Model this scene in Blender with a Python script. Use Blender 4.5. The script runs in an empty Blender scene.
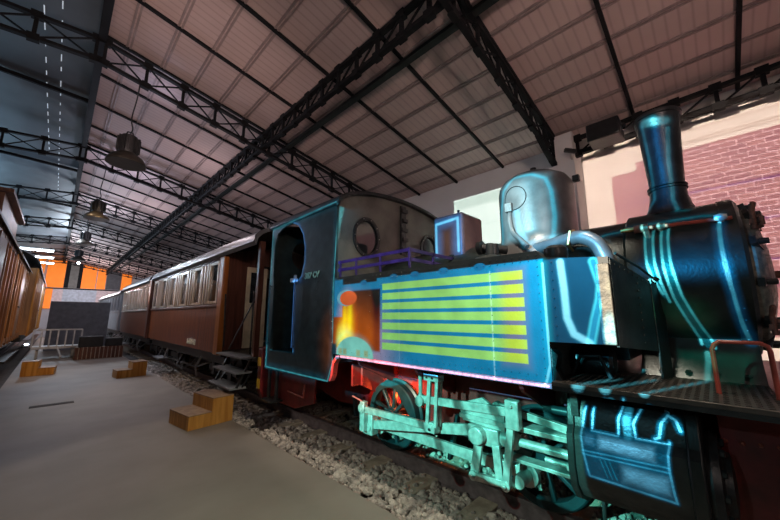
import bpy, math, random
from mathutils import Vector, Matrix
from mathutils.geometry import tessellate_polygon
random.seed(7)
PI=math.pi; R=math.radians
S=bpy.context.scene; COL=S.collection

# ------------------------------------------------------------------ materials
def mat(name,col,rough=.5,metal=0,var=.25,vs=6,bump=0,bs=40,col2=None,wave=None,coat=0,emit=None,es=0,spec=.5):
    m=bpy.data.materials.new(name); m.use_nodes=True; nt=m.node_tree; N=nt.nodes; L=nt.links
    b=N['Principled BSDF']; b.inputs['Roughness'].default_value=rough; b.inputs['Metallic'].default_value=metal
    b.inputs['Specular IOR Level'].default_value=spec
    if coat: b.inputs['Coat Weight'].default_value=coat; b.inputs['Coat Roughness'].default_value=.12
    tc=N.new('ShaderNodeTexCoord'); no=N.new('ShaderNodeTexNoise'); no.inputs['Scale'].default_value=vs; no.inputs['Detail'].default_value=5
    L.new(tc.outputs['Object'],no.inputs['Vector'])
    mx=N.new('ShaderNodeMix'); mx.data_type='RGBA'
    mr=N.new('ShaderNodeMapRange'); mr.inputs[1].default_value=.35; mr.inputs[2].default_value=.65
    L.new(no.outputs['Fac'],mr.inputs[0]); L.new(mr.outputs[0],mx.inputs['Factor'])
    c2=col2 or tuple(c*(1-var) for c in col)
    mx.inputs['A'].default_value=(*col,1); mx.inputs['B'].default_value=(*c2,1)
    out=mx.outputs['Result']; h=None
    if wave:   # (axis, pitch metres, line width fraction, darkening)
        ax,pitch,lw,dk=wave
        sp=N.new('ShaderNodeSeparateXYZ'); L.new(tc.outputs['Object'],sp.inputs[0])
        dv=N.new('ShaderNodeMath'); dv.operation='DIVIDE'; L.new(sp.outputs[ax],dv.inputs[0]); dv.inputs[1].default_value=pitch
        fr=N.new('ShaderNodeMath'); fr.operation='FRACT'; L.new(dv.outputs[0],fr.inputs[0])
        pp=N.new('ShaderNodeMath'); pp.operation='PINGPONG'; L.new(fr.outputs[0],pp.inputs[0]); pp.inputs[1].default_value=.5
        m2=N.new('ShaderNodeMapRange'); m2.inputs[1].default_value=0; m2.inputs[2].default_value=lw; m2.inputs[3].default_value=1-dk; m2.inputs[4].default_value=1
        L.new(pp.outputs[0],m2.inputs[0])
        vm=N.new('ShaderNodeVectorMath'); vm.operation='SCALE'; L.new(out,vm.inputs[0]); L.new(m2.outputs[0],vm.inputs['Scale'])
        out=vm.outputs[0]; h=m2.outputs[0]
    L.new(out,b.inputs['Base Color'])
    if bump or h:
        n2=N.new('ShaderNodeTexNoise'); n2.inputs['Scale'].default_value=bs; n2.inputs['Detail'].default_value=4; L.new(tc.outputs['Object'],n2.inputs['Vector'])
        bp=N.new('ShaderNodeBump'); bp.inputs['Strength'].default_value=bump or .5; bp.inputs['Distance'].default_value=.01
        if h:
            ad=N.new('ShaderNodeMath'); ad.operation='MULTIPLY_ADD'; L.new(n2.outputs['Fac'],ad.inputs[0]); ad.inputs[1].default_value=.4; L.new(h,ad.inputs[2]); L.new(ad.outputs[0],bp.inputs['Height'])
        else: L.new(n2.outputs['Fac'],bp.inputs['Height'])
        L.new(bp.outputs[0],b.inputs['Normal'])
    if emit: b.inputs['Emission Color'].default_value=(*emit,1); b.inputs['Emission Strength'].default_value=es
    return m
def wood(name,c1,c2,scale=6,rough=.45,planks=None,axis=1,coat=0,stretch=(1,1,.08)):
    m=mat(name,c1,rough,0,spec=.25,wave=(axis,planks,.05,.75) if planks else None,coat=coat,bump=.25)
    nt=m.node_tree; N=nt.nodes; L=nt.links
    mx=[n for n in N if n.type=='MIX'][0]; mx.inputs['B'].default_value=(*c2,1)
    no=[n for n in N if n.type=='TEX_NOISE'][0]; tc=[n for n in N if n.type=='TEX_COORD'][0]
    mp=N.new('ShaderNodeMapping'); mp.inputs['Scale'].default_value=stretch; no.inputs['Scale'].default_value=scale*6; no.inputs['Distortion'].default_value=.6
    L.new(tc.outputs['Object'],mp.inputs[0]); L.new(mp.outputs[0],no.inputs['Vector'])
    return m
M={}
M['paint']=mat('dark_green_paint',(.026,.036,.034),.36,.15,.5,9,.12,60)
M['tankpaint']=mat('worn_tank_paint',(.055,.062,.062),.42,.1,.3,5,.03,50,spec=.3)
M['black']=mat('black_iron',(.018,.019,.02),.42,.3,.5,8,.2,70)
M['sooty']=mat('sooty_iron',(.04,.04,.042),.4,.4,.5,10,.2,60)
M['cab']=mat('cab_front_paint',(.12,.115,.10),.45,.1,.45,4,.15,30)
M['domesteel']=mat('dome_steel',(.16,.15,.15),.38,.35,.35,7,.12,50)
M['red']=mat('red_frame_paint',(.22,.012,.011),.5,0,.45,7,.15,60)
M['redpipe']=mat('red_pipe_paint',(.50,.08,.05),.4,0,.4,12)
M['pinkred']=mat('highlit_red_paint',(.55,.10,.09),.4,0,.4,20)  # red lightened, pinkish edge highlight put into the colour
M['yellow']=mat('yellow_edge_paint',(.7,.42,.02),.5)
M['steel']=mat('bright_steel_motion',(.50,.48,.45),.36,.3,.4,18,.15,90)
M['rust']=mat('rusty_brown_iron',(.22,.085,.06),.55,.2,.4,30,.3,90)
M['brass']=mat('brass',(.6,.38,.15),.35,.8)
M['worn']=mat('worn_grey_beige_plate',(.30,.27,.22),.5,.2,.6,22,.3,60,col2=(.10,.10,.09))
M['purple']=mat('purple_rail_paint',(.06,.04,.16),.4,.1,.5,10)
M['tyre']=mat('dark_teal_wheel_paint',(.010,.04,.05),.38,.3,.4,12)
M['glass']=mat('dark_window_glass',(.02,.025,.03),.06,0,spec=.8)
M['boxbrown']=mat('brown_painted_plate',(.16,.095,.085),.5,.1,.3,8)
M['rail']=mat('rail_steel',(.20,.16,.17),.45,.2,.4,14,.2,60)
M['chequer']=mat('chequer_plate',(.09,.075,.065),.42,.5,.4,20)
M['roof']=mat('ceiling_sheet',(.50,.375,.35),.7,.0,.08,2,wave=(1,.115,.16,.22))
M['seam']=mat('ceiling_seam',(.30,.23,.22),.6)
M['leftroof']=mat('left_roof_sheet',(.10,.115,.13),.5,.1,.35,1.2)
M['truss']=mat('truss_steel',(.010,.010,.011),.7,0,spec=.15)
M['duct']=mat('dark_green_tray',(.02,.025,.024),.7,spec=.2)
M['wall']=mat('painted_wall',(.66,.63,.61),.8,0,.06,2)
M['endwall']=mat('end_wall_plaster',(.42,.40,.42),.8,0,.1,1)
M['dwall']=mat('dark_wall',(.10,.10,.11),.8)
M['floor']=mat('concrete_floor',(.27,.235,.20),.62,0,.18,1.6,.06,30)
M['sub']=mat('trackbed_soil',(.09,.08,.075),.9,0,.4,9,.4,50)
M['stone']=mat('ballast_stone',(.55,.48,.42),.85,0,.65,14,.5,60,col2=(.20,.175,.16))
M['sleeper']=mat('worn_sleeper',(.48,.40,.31),.8,0,.35,12,.4,60)
M['ply']=wood('yellow_varnished_ply',(.66,.34,.08),(.42,.18,.035),2,.42)
M['plytop']=wood('worn_ply_top',(.36,.24,.14),(.25,.15,.09),2,.55)
M['teak']=wood('red_brown_teak_planks',(.26,.066,.014),(.12,.028,.007),3,.36,.065,1,.12)
M['teakcorner']=wood('orange_varnished_teak',(.50,.17,.035),(.30,.09,.02),2,.3,coat=.4)
M['silverwood']=wood('pale_varnished_pillar',(.72,.64,.56),(.42,.31,.2),3,.28,coat=.4)
M['mahog']=wood('dark_mahogany',(.13,.05,.035),(.07,.028,.02),3,.28,coat=.4)
M['carroof']=mat('grey_carriage_roof',(.13,.13,.14),.4,.1,.3,3)
M['greycar']=mat('grey_lit_carriage',(.34,.35,.38),.45,0,.2,3,wave=(1,.09,.06,.35))  # greyish projected light is put into this carriage colour
M['vanbrown']=wood('brown_van_planks',(.19,.085,.045),(.10,.045,.028),3,.45,.12,1)
M['vanorange']=wood('orange_van_planks',(.62,.27,.05),(.38,.14,.03),3,.4,.14,1)
M['vanyellow']=wood('pale_orange_van_planks',(.42,.20,.08),(.25,.12,.05),3,.4,.16,1)
M['vanroof']=mat('van_roof_felt',(.15,.135,.125),.6)
M['cream']=mat('cream_paint',(.66,.58,.40),.4)
M['grate']=mat('grey_step_tread',(.28,.29,.30),.5,.4)
M['white']=mat('white_cart_paint',(.55,.53,.50),.5)
M['plank']=wood('dark_planter_slats',(.13,.05,.03),(.07,.03,.02),3,.5)
M['lampdome']=mat('lamp_dome_metal',(.06,.052,.042),.42,.5,.3,8)
M['lampbody']=mat('lamp_body',(.04,.04,.042),.5,.4)
M['orange']=mat('orange_lit_panel',(.7,.2,.03),.7,0,.15,3,emit=(1,.22,.01),es=.62)
M['olive']=mat('grey_panel',(.20,.19,.17),.7)
M['skylight']=mat('white_light_diffuser',(.8,.85,.9),.5,emit=(.75,.88,1),es=22)
M['star']=mat('small_lamp_lens',(.8,.9,1),.3,emit=(.7,.85,1),es=40)
M['text']=mat('pale_paint_lettering',(.95,.88,.66),.5)
M['textgreen']=mat('projected_text_green',(.22,.42,.36),.5)
M['screen']=mat('grey_fabric_screen',(.20,.20,.22),.8)
M['pinkpanel']=mat('pale_pink_panel',(.75,.60,.60),.8)
M['bluepanel']=mat('pale_blue_panel',(.55,.60,.68),.8)

# ------------------------------------------------------------------ mesh builder
class MB:
    def __init__(s): s.v=[]; s.f=[]
    def add(s,v,f):
        o=len(s.v); s.v+= [tuple(p) for p in v]; s.f+=[tuple(i+o for i in q) for q in f]; return s
    def box(s,x0,x1,y0,y1,z0,z1):
        return s.add([(x0,y0,z0),(x1,y0,z0),(x1,y1,z0),(x0,y1,z0),(x0,y0,z1),(x1,y0,z1),(x1,y1,z1),(x0,y1,z1)],
          [(0,3,2,1),(4,5,6,7),(0,1,5,4),(1,2,6,5),(2,3,7,6),(3,0,4,7)])
    def bar(s,p,q,w,h=None,up=(0,0,1)):
        h=h or w; p=Vector(p); q=Vector(q); d=(q-p).normalized(); u=Vector(up)
        if abs(d.dot(u))>.98: u=Vector((0,1,0)) if abs(d.y)<.9 else Vector((1,0,0))
        a=d.cross(u).normalized(); b=a.cross(d).normalized(); v=[]
        for c in (p,q):
            for i,j in ((-1,-1),(1,-1),(1,1),(-1,1)): v.append(c+a*i*w/2+b*j*h/2)
        return s.add(v,[(0,1,2,3),(7,6,5,4),(0,4,5,1),(1,5,6,2),(2,6,7,3),(3,7,4,0)])
    def tube(s,pts,r,n=10,cap=True):
        P=[Vector(p) for p in pts]; rr=r if isinstance(r,(list,tuple)) else [r]*len(P); v=[]; f=[]
        a=None
        for i,p in enumerate(P):
            d=((P[min(i+1,len(P)-1)]-p).normalized()+(p-P[max(i-1,0)]).normalized()).normalized()
            if a is None:
                u=Vector((0,0,1)) if abs(d.z)<.9 else Vector((1,0,0)); a=d.cross(u).normalized()
            else: a=(a-d*a.dot(d)).normalized()
            b=d.cross(a)
            for k in range(n):
                t=2*PI*k/n; v.append(p+(a*math.cos(t)+b*math.sin(t))*rr[i])
        for i in range(len(P)-1):
            for k in range(n):
                k2=(k+1)%n; f.append((i*n+k,i*n+k2,(i+1)*n+k2,(i+1)*n+k))
        if cap: f.append(tuple(range(n))[::-1]); f.append(tuple((len(P)-1)*n+k for k in range(n)))
        return s.add(v,f)
    def lathe(s,prof,c,axis=2,n=32):
        # prof: list of (radius, offset along axis)
        v=[];f=[]
        for r,h in prof:
            for k in range(n):
                t=2*PI*k/n; a,b=r*math.cos(t),r*math.sin(t)
                v.append({2:(c[0]+a,c[1]+b,c[2]+h),0:(c[0]+h,c[1]+a,c[2]+b),1:(c[0]+b,c[1]+h,c[2]+a)}[axis])
        for i in range(len(prof)-1):
            for k in range(n):
                k2=(k+1)%n; f.append((i*n+k,i*n+k2,(i+1)*n+k2,(i+1)*n+k))
        if prof[0]==prof[-1]: return s.add(v,f)
        if prof[0][0]>1e-4: f.append(tuple(range(n))[::-1])
        if prof[-1][0]>1e-4: f.append(tuple((len(prof)-1)*n+k for k in range(n)))
        return s.add(v,f)
    def plate(s,outer,holes,axis,a0,a1):
        # polygon with holes in the plane perpendicular to axis, thickness a0..a1
        def P(q,a): return {0:(a,q[0],q[1]),1:(q[0],a,q[1]),2:(q[0],q[1],a)}[axis]
        loops=[outer]+list(holes); flat=[q for l in loops for q in l]
        tris=tessellate_polygon([[Vector((q[0],q[1],0)) for q in l] for l in loops])
        n=len(flat); v=[P(q,a0) for q in flat]+[P(q,a1) for q in flat]
        f=[tuple(t) for t in tris]+[tuple(i+n for i in reversed(t)) for t in tris]
        o=0
        for l in loops:
            m=len(l)
            for i in range(m):
                j=(i+1)%m; f.append((o+i,o+j,n+o+j,n+o+i))
            o+=m
        return s.add(v,f)
    def dome_rivet(s,p,ax,r=.008,sg=-1):
        x,y,z=p; v=[]; n=6
        for k in range(n):
            t=2*PI*k/n; a,b=r*math.cos(t),r*math.sin(t)
            v.append((x,y+a,z+b) if ax==0 else (x+a,y,z+b) if ax==1 else (x+a,y+b,z))
        for k in range(n):
            t=2*PI*k/n; a,b=.6*r*math.cos(t),.6*r*math.sin(t); o=sg*r*.6
            v.append((x+o,y+a,z+b) if ax==0 else (x+a,y+o,z+b) if ax==1 else (x+a,y+b,z+o))
        f=[(k,(k+1)%n,n+(k+1)%n,n+k) for k in range(n)]+[tuple(range(n,2*n))]
        return s.add(v,f)
    def rivets(s,p,q,step,ax,r=.008,sg=-1):
        p=Vector(p);q=Vector(q); n=max(1,int((q-p).length/step))
        for i in range(n+1): s.dome_rivet(p+(q-p)*i/n,ax,r,sg)
        return s
def org(o):
    v=Vector((0,0,0))
    while o is not None: v+=o.location; o=o.parent
    return v
def link(name,mb,m,loc,parent=None,bevel=0,smooth=True,seg=2):
    base=org(parent) if parent else Vector((0,0,0)); off=base+Vector(loc)
    me=bpy.data.meshes.new(name); me.from_pydata([(v[0]-off.x,v[1]-off.y,v[2]-off.z) for v in mb.v],[],mb.f)
    import bmesh
    bm=bmesh.new(); bm.from_mesh(me); bmesh.ops.recalc_face_normals(bm,faces=bm.faces); bm.to_mesh(me); bm.free()
    me.materials.append(M[m] if isinstance(m,str) else m)
    if smooth: me.shade_smooth(); me.set_sharp_from_angle(angle=R(32))
    o=bpy.data.objects.new(name,me); COL.objects.link(o); o.parent=parent; o.location=loc
    if bevel:
        b=o.modifiers.new('bevel','BEVEL'); b.width=bevel; b.segments=seg; b.limit_method='ANGLE'; b.angle_limit=R(40)
    return o
def thing(name,loc,label,cat,group=None):
    o=bpy.data.objects.new(name,None); COL.objects.link(o); o.location=loc; o.empty_display_size=.1
    o['label']=label; o['category']=cat
    if group: o['group']=group
    return o
def part(name,mb,m,parent,bevel=0,label=None,**k):
    o=link(name,mb,m,(0,0,0),parent,bevel,**k)
    if label: o['label']=label
    return o
def solo(name,mb,m,label,cat,group=None,bevel=0,kind=None,**k):
    xs=[v[0] for v in mb.v]; ys=[v[1] for v in mb.v]; zs=[v[2] for v in mb.v]
    o=link(name,mb,m,((min(xs)+max(xs))/2,(min(ys)+max(ys))/2,min(zs)),None,bevel,**k)
    o['label']=label; o['category']=cat
    if group: o['group']=group
    if kind: o['kind']=kind
    return o
def struct(name,mb,m,**k):
    o=link(name,mb,m,(0,0,0),None,**k); o['kind']='structure'; return o
def multi(name,mbs,m,parent,bevel=0,label=None):
    for q in mbs: part(name,q,m,parent,bevel,label)
def copy_tree(o,parent=None):
    c=o.copy(); COL.objects.link(c); c.parent=parent
    for ch in list(o.children): copy_tree(ch,c)
    return c
def arc(cx,cy,r,a0,a1,n,ry=None):
    ry=ry or r
    return [(cx+r*math.cos(R(a0+(a1-a0)*i/n)),cy+ry*math.sin(R(a0+(a1-a0)*i/n))) for i in range(n+1)]
def strpath(pts,n=6):
    # Catmull-Rom through the points
    P=[Vector(p) for p in pts]; P=[P[0]*2-P[1]]+P+[P[-1]*2-P[-2]]; out=[]
    for i in range(1,len(P)-2):
        for k in range(n):
            t=k/n; a,b,c,d=P[i-1],P[i],P[i+1],P[i+2]
            out.append(.5*((2*b)+(c-a)*t+(2*a-5*b+4*c-d)*t*t+(3*b-a-3*c+d)*t**3))
    out.append(P[-2]); return out

# ------------------------------------------------------------------ camera
cam=bpy.data.cameras.new('camera'); co=bpy.data.objects.new('camera',cam); COL.objects.link(co)
co.location=(0,0,1.5); yaw=R(45.449); pit=R(9.7765)
fw=Vector((math.sin(yaw)*math.cos(pit),math.cos(yaw)*math.cos(pit),math.sin(pit)))
co.rotation_euler=fw.to_track_quat('-Z','Y').to_euler()
cam.sensor_width=36; cam.lens=325/780*36; cam.clip_start=.05; cam.clip_end=200
S.camera=co
S.view_settings.view_transform='Standard'; S.view_settings.look='None'; S.view_settings.gamma=1; S.view_settings.exposure=0

# ------------------------------------------------------------------ setting
ZR=5.68; ZW=4.52; XW=6.06; SL=(ZR-ZW)/XW
def zr(x): return ZR-SL*abs(x)
Y0,Y1=-2.2,35.
struct('floor',MB().box(-.62,2.0,-3,35,-.2,0),'floor')
struct('trim_1',MB().box(-6.2,-.62,-3,35,-.3,-.16),'sub')
struct('trim_2',MB().box(2.0,6.3,-3,35,-.3,-.12),'sub')
struct('trim_3',MB().box(4.75,6.06,-3,35,-.12,0),'floor')
struct('wall_right',MB().box(XW,XW+.2,-3,35,-.3,ZW+.02),'wall')
struct('wall_left',MB().box(-6.3,-6.1,-3,35,-.3,4.9),'dwall')
# right roof slope
b=MB().add([(0,Y0,ZR),(XW+.2,Y0,zr(XW+.2)),(XW+.2,Y1,zr(XW+.2)),(0,Y1,ZR),(0,Y0,ZR+.06),(XW+.2,Y0,zr(XW+.2)+.06),(XW+.2,Y1,zr(XW+.2)+.06),(0,Y1,ZR+.06)],
 [(0,3,2,1),(4,5,6,7),(0,1,5,4),(1,2,6,5),(2,3,7,6),(3,0,4,7)])
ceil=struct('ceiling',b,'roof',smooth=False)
b=MB()
for i in range(1,14):
    for dx in (-.022,.022):
        x=i*.45+dx-.15; b.box(x-.013,x+.013,Y0,Y1,zr(x)-.014,zr(x)+.005)
struct('trim_4',b,'seam',smooth=False)
# left roof: low arched sheet
b=MB(); n=14
pts=[(-6.3*i/n,ZR-.09*6.3*i/n+.28*math.sin(PI*i/n)) for i in range(n+1)]
v=[(x,Y0,z) for x,z in pts]+[(x,Y1,z) for x,z in pts]+[(x,Y0,z+.05) for x,z in pts]+[(x,Y1,z+.05) for x,z in pts]
m_=n+1; f=[]
for i in range(n):
    f.append((i,i+1,m_+i+1,m_+i)); f.append((2*m_+i,2*m_+i+1,3*m_+i+1,3*m_+i))
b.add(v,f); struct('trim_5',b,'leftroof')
def zl(x):
    i=-x/6.3; return ZR-.09*6.3*i+.28*math.sin(PI*i)
# ridge gutter beam
struct('trim_6',MB().box(-.05,.05,Y0,Y1,ZR-.16,ZR+.01),'truss')
b=MB()
for x,a0,n_ in ((-.44,4.5,26),(-.62,6.0,14)):
    for i in range(n_):
        y=a0+.42*i+.1*random.random(); b.box(x-.006,x+.006,y,y+.10+.12*random.random(),zl(x)-.012,zl(x)-.006)
struct('trim_17',b,mat('roof_glow_dash',(.8,.85,.9),.5,emit=(.8,.9,1),es=.4))  # short glowing dashes hung under the left roof sheet
# rafters
TR=[1.62+4.4*k for k in range(8)]
b=MB(); y=TR[0]-3.3; 
while y<35:
    b.bar((.03,y,ZR-.02),(XW,y,zr(XW)-.02),.042,.05); y+=1.1
struct('trim_7',b,'truss')
b=MB()
for k in range(9):
    y=TR[0]-2.2+4.4*k
    for a in range(0,12):
        x0,x1=-6.2*a/12,-6.2*(a+1)/12
        b.bar((x0,y,zl(x0)-.05),(x1,y,zl(x1)-.05),.05,.07)
struct('trim_8',b,'truss')
# ceiling cable tray
struct('trim_9',MB().box(2.95,3.05,Y0,34,zr(3)-.14,zr(3)-.09),'duct')
# far-end wall
b=MB().box(-6.2,6.2,35,35.2,-.3,6.2); struct('wall_end',b,'endwall')
for i,(x0,x1,mt) in enumerate([(-1.55,-.95,'orange'),(-.82,.16,'orange'),(.18,.42,'truss'),(.42,.90,'olive'),(.90,1.12,'truss'),(1.12,1.95,'orange'),(2.02,2.55,'orange'),(2.6,3.5,'dwall'),(3.55,4.2,'orange')]):
    struct('window_%d'%(i+1),MB().box(x0,x1,34.9,35.0,3.62,6.0),mt)
for i,(x0,x1,mt) in enumerate([(-1.5,-.35,'orange'),(-.35,.2,'pinkpanel'),(.2,1.2,'bluepanel'),(1.2,2.1,'bluepanel'),(2.1,4.4,'pinkpanel')]):  # end wall band in plain orange, pink and blue tones
    struct('trim_%d'%(10+i),MB().box(x0,x1,34.86,34.98,2.05,3.5),mt)
struct('trim_15',MB().box(-1.6,4.6,34.8,34.95,3.5,3.58),'truss')
# column on the right wall
struct('trim_16',MB().box(5.6,XW,1.32,1.72,-.2,zr(5.8)-.06),'wall',bevel=.01)
# ------------------------------------------------------------------ trusses
def ladder(mb,p,q,depth,step,w=.045,dirn=(0,0,-1),cross=True,gus=True):
    p=Vector(p);q=Vector(q);d=Vector(dirn)*depth; n=max(1,round((q-p).length/step))
    top=MB().bar(p,q,w*1.5,w); bot=MB().bar(p+d,q+d,w*1.5,w); web=MB()
    for i in range(n+1):
        a=p+(q-p)*i/n; web.bar(a,a+d,w*.9)
        if gus:
            for c in (a,a+d): web.bar(c-(q-p).normalized()*.06,c+(q-p).normalized()*.06,w*1.7,.10)
        if i<n:
            c=p+(q-p)*(i+1)/n; web.bar(a,c+d,w*.45)
            if cross: web.bar(a+d,c,w*.45)
    return top,bot,web
ordn=['nearest','second','third','fourth','fifth','sixth','seventh','farthest']
for k,y in enumerate(TR):
    t=thing('roof_truss',(0,y,4.4),'black lattice roof truss crossing the hall, %s one from the camera'%ordn[k],'roof truss','lattice trusses across the hall')
    zt=lambda x: zr(x)-.13
    T,B,W=ladder(None,(.05,y,zt(0)),(5.2,y,zt(5.2)),.34,.52)
    part('top_chord',T,'truss',t); part('bottom_chord',B,'truss',t); part('lattice',W,'truss',t)
    # curved knee bracket to the wall
    e=MB(); pa=[(4.9,y,zt(4.9)-.34),(5.2,y,zt(5.2)-.42),(5.45,y,4.05)]
    for i in range(2): e.bar(pa[i],pa[i+1],.08,.05)
    e.bar((5.2,y,zt(5.2)),(5.62,y,zt(5.6)),.07,.05); e.bar((5.62,y,zt(5.6)),(5.62,y,4.0),.07,.05); e.bar((5.45,y,4.05),(5.66,y,4.0),.09,.05)
    e.bar((5.2,y,zt(5.2)-.42),(5.62,y,zt(5.6)),.03); e.bar((5.2,y,zt(5.2)),(5.5,y,4.2),.03); e.bar((5.3,y,4.3),(5.62,y,4.2),.03)
    part('knee_bracket',e,'truss',t)
    T,B,W=ladder(None,(-.05,y,zt(0)),(-6.1,y,zt(0)-.09*6.1-.02),.34,.62)
    T.v+=B.v and []; 
    m=MB(); m.add(T.v,T.f); m.add(B.v,B.f); m.add(W.v,W.f); part('left_span',m,'truss',t)
t=thing('lengthwise_truss',(2.52,10,4.4),'long black lattice girder running down the hall under the pink roof slope','roof truss')
T,B,W=ladder(None,(2.50,-1.5,5.08),(2.50,34.5,5.08),.30,.42,.05,cross=False)
part('top_chord',T,'truss',t); part('bottom_chord',B,'truss',t); part('lattice',W,'truss',t)
t=thing('lighting_truss',(5.75,-.5,4.0),'black ladder truss along the top of the right wall beside the projected brick facade','lighting truss')
T,B,W=ladder(None,(5.72,-2.0,4.50),(5.72,1.28,4.40),.27,.42,.05,cross=False)
part('top_chord',T,'truss',t); part('bottom_chord',B,'truss',t); part('lattice',W,'truss',t)
m=MB(); m.bar((5.95,-2.0,4.36),(5.95,1.28,4.28),.05,.03); part('rear_rail',m,'truss',t)
# projector box
t=thing('projector',(5.35,.85,4.1),'black box projector mounted high on a bar left of the chimney top','projector')
part('housing',MB().box(5.10,5.48,.62,1.02,3.98,4.24),'black',t,bevel=.02)
part('lens',MB().lathe([(.05,0),(.05,-.05),(.035,-.05),(.035,-.02)],(5.28,.62,4.12),1,20),'glass',t)
part('mounting_arm',MB().bar((5.44,.82,4.1),(5.72,.82,4.25),.05,.04),'truss',t)
t=thing('security_camera',(5.45,1.35,4.1),'small white security camera on the pale column below the truss end','camera')
part('camera_body',MB().bar((5.40,1.40,4.12),(5.50,1.26,4.08),.06,.06),'lampbody',t,bevel=.01)
part('bracket',MB().bar((5.47,1.33,4.09),(5.60,1.35,4.02),.025),'white',t)

# ------------------------------------------------------------------ hanging lamps
def lamp(x,y,z,r,label,star=False):
    t=thing('high_bay_lamp',(x,y,z),label,'lamp','high bay lamps hanging from the trusses')
    pr=[(r,0),(r,.02),(r*.96,.05),(r*.8,.11),(r*.5,.16),(r*.42,.18),(r*.40,.17),(r*.76,.095),(r*.92,.04),(r*.96,.005)]
    part('reflector',MB().lathe(pr,(x,y,z),2,36),'lampdome',t)
    m=MB().lathe([(r*.42,.165),(r*.46,.19),(r*.46,.42),(r*.40,.45),(r*.2,.46)],(x,y,z),2,20)
    for k in range(12):
        a=2*PI*k/12; c,s_=math.cos(a),math.sin(a); m.bar((x+c*r*.5,y+s_*r*.5,z+.2),(x+c*r*.5,y+s_*r*.5,z+.42),.02,.045,up=(c,s_,0))
    part('ballast_housing',m,'lampbody',t)
    part('hook',MB().tube([(x-.05,y,z+.45),(x-.03,y,z+.52),(x+.03,y,z+.52),(x+.05,y,z+.45)],.012,6),'lampbody',t)
    part('cable',MB().tube(strpath([(x,y,z+.5),(x+.02,y,z+.58),(x-.01,y,z+.75),(x+.02,y,z+1.1),(x+.03,y,zr(x)-.47)],5),.010,6),'lampbody',t)
    return t
lamp(.47,TR[1],3.74,.245,'nearest bell shaped high bay lamp hanging on a cable below the second truss')
lamp(.42,TR[2],3.82,.245,'second bell shaped high bay lamp from the camera, below the third truss')
lamp(.40,TR[3],3.85,.245,'third bell shaped high bay lamp from the camera, small and dark')
lamp(.40,TR[4],3.85,.245,'farthest bell shaped high bay lamp above the orange windows')
# fluorescent bands under the far left roof
for k,(y,w) in enumerate([(25.5,2.6),(28.5,2.9),(31.5,3.2)]):
    xa=-w+.2
    t=thing('strip_light',(xa/2,y,4.8),'white glowing light band under the far left roof, %s of three'%['nearest','middle','farthest'][k],'ceiling light','light bands under the left roof')
    part('housing',MB().box(-2.6,-.45,y-.16,y+.16,5.02,5.08),'white',t)
    part('diffuser',MB().box(-2.55,-.5,y-.13,y+.13,4.97,5.02),'skylight',t)
def spotlet(loc,lab,r=.06,d=(0,-1,0)):
    t=thing('spotlight',loc,lab,'spotlight'); p=Vector(loc); d=Vector(d).normalized()
    part('housing',MB().tube([p-d*.2,p],r*1.25,12),'lampbody',t)
    part('lens',MB().tube([p,p+d*.02],r,12),'star',t)
spotlet((.68,30.,5.0),'small glaring spotlight above the grey panel of the end wall',.07)
spotlet((.85,34.2,2.35),'small white spotlight low on the pale end wall band',.10)
spotlet((-.62,18.5,.42),'small white lamp beside the bottom of the left wagons',.06)

# ------------------------------------------------------------------ track
RX=(2.82,3.82)
def railmb(x,y0,y1):
    prof=[(-.05,-.11),(.05,-.11),(.05,-.098),(.009,-.085),(.009,.02),(.03,.028),(.032,.055),(.028,.06),(-.028,.06),(-.032,.055),(-.03,.028),(-.009,.02),(-.009,-.085),(-.05,-.098)]
    return MB().plate([(x+a,b) for a,b in prof],[],1,y0,y1)
solo('track_rail',railmb(RX[0],-2.5,34.5),'rail','long near running rail in the ballast under the visible locomotive wheels','rail')
solo('track_rail',railmb(RX[1],-2.5,34.5),'rail','far running rail hidden in shade behind the locomotive wheels','rail')
for i,x in enumerate((-1.42,-2.42)):
    solo('track_rail',railmb(x,2,34.5),'rail',['rail under the near side of the left wagons','rail under the far side of the left wagons'][i],'rail')
proto=None; k=0; y=-.9
while y<33:
    if proto is None:
        proto=solo('sleeper',MB().box(2.42,4.22,y-.09,y+.09,-.155,-.062),'sleeper','worn wooden sleeper lying across the ballast under the rails','sleeper','sleepers under the right track',bevel=.012); y0_=proto.location.y
        proto.location.y=y; 
    else:
        c=proto.copy(); COL.objects.link(c); c.location.y=y
    y+=.62
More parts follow.
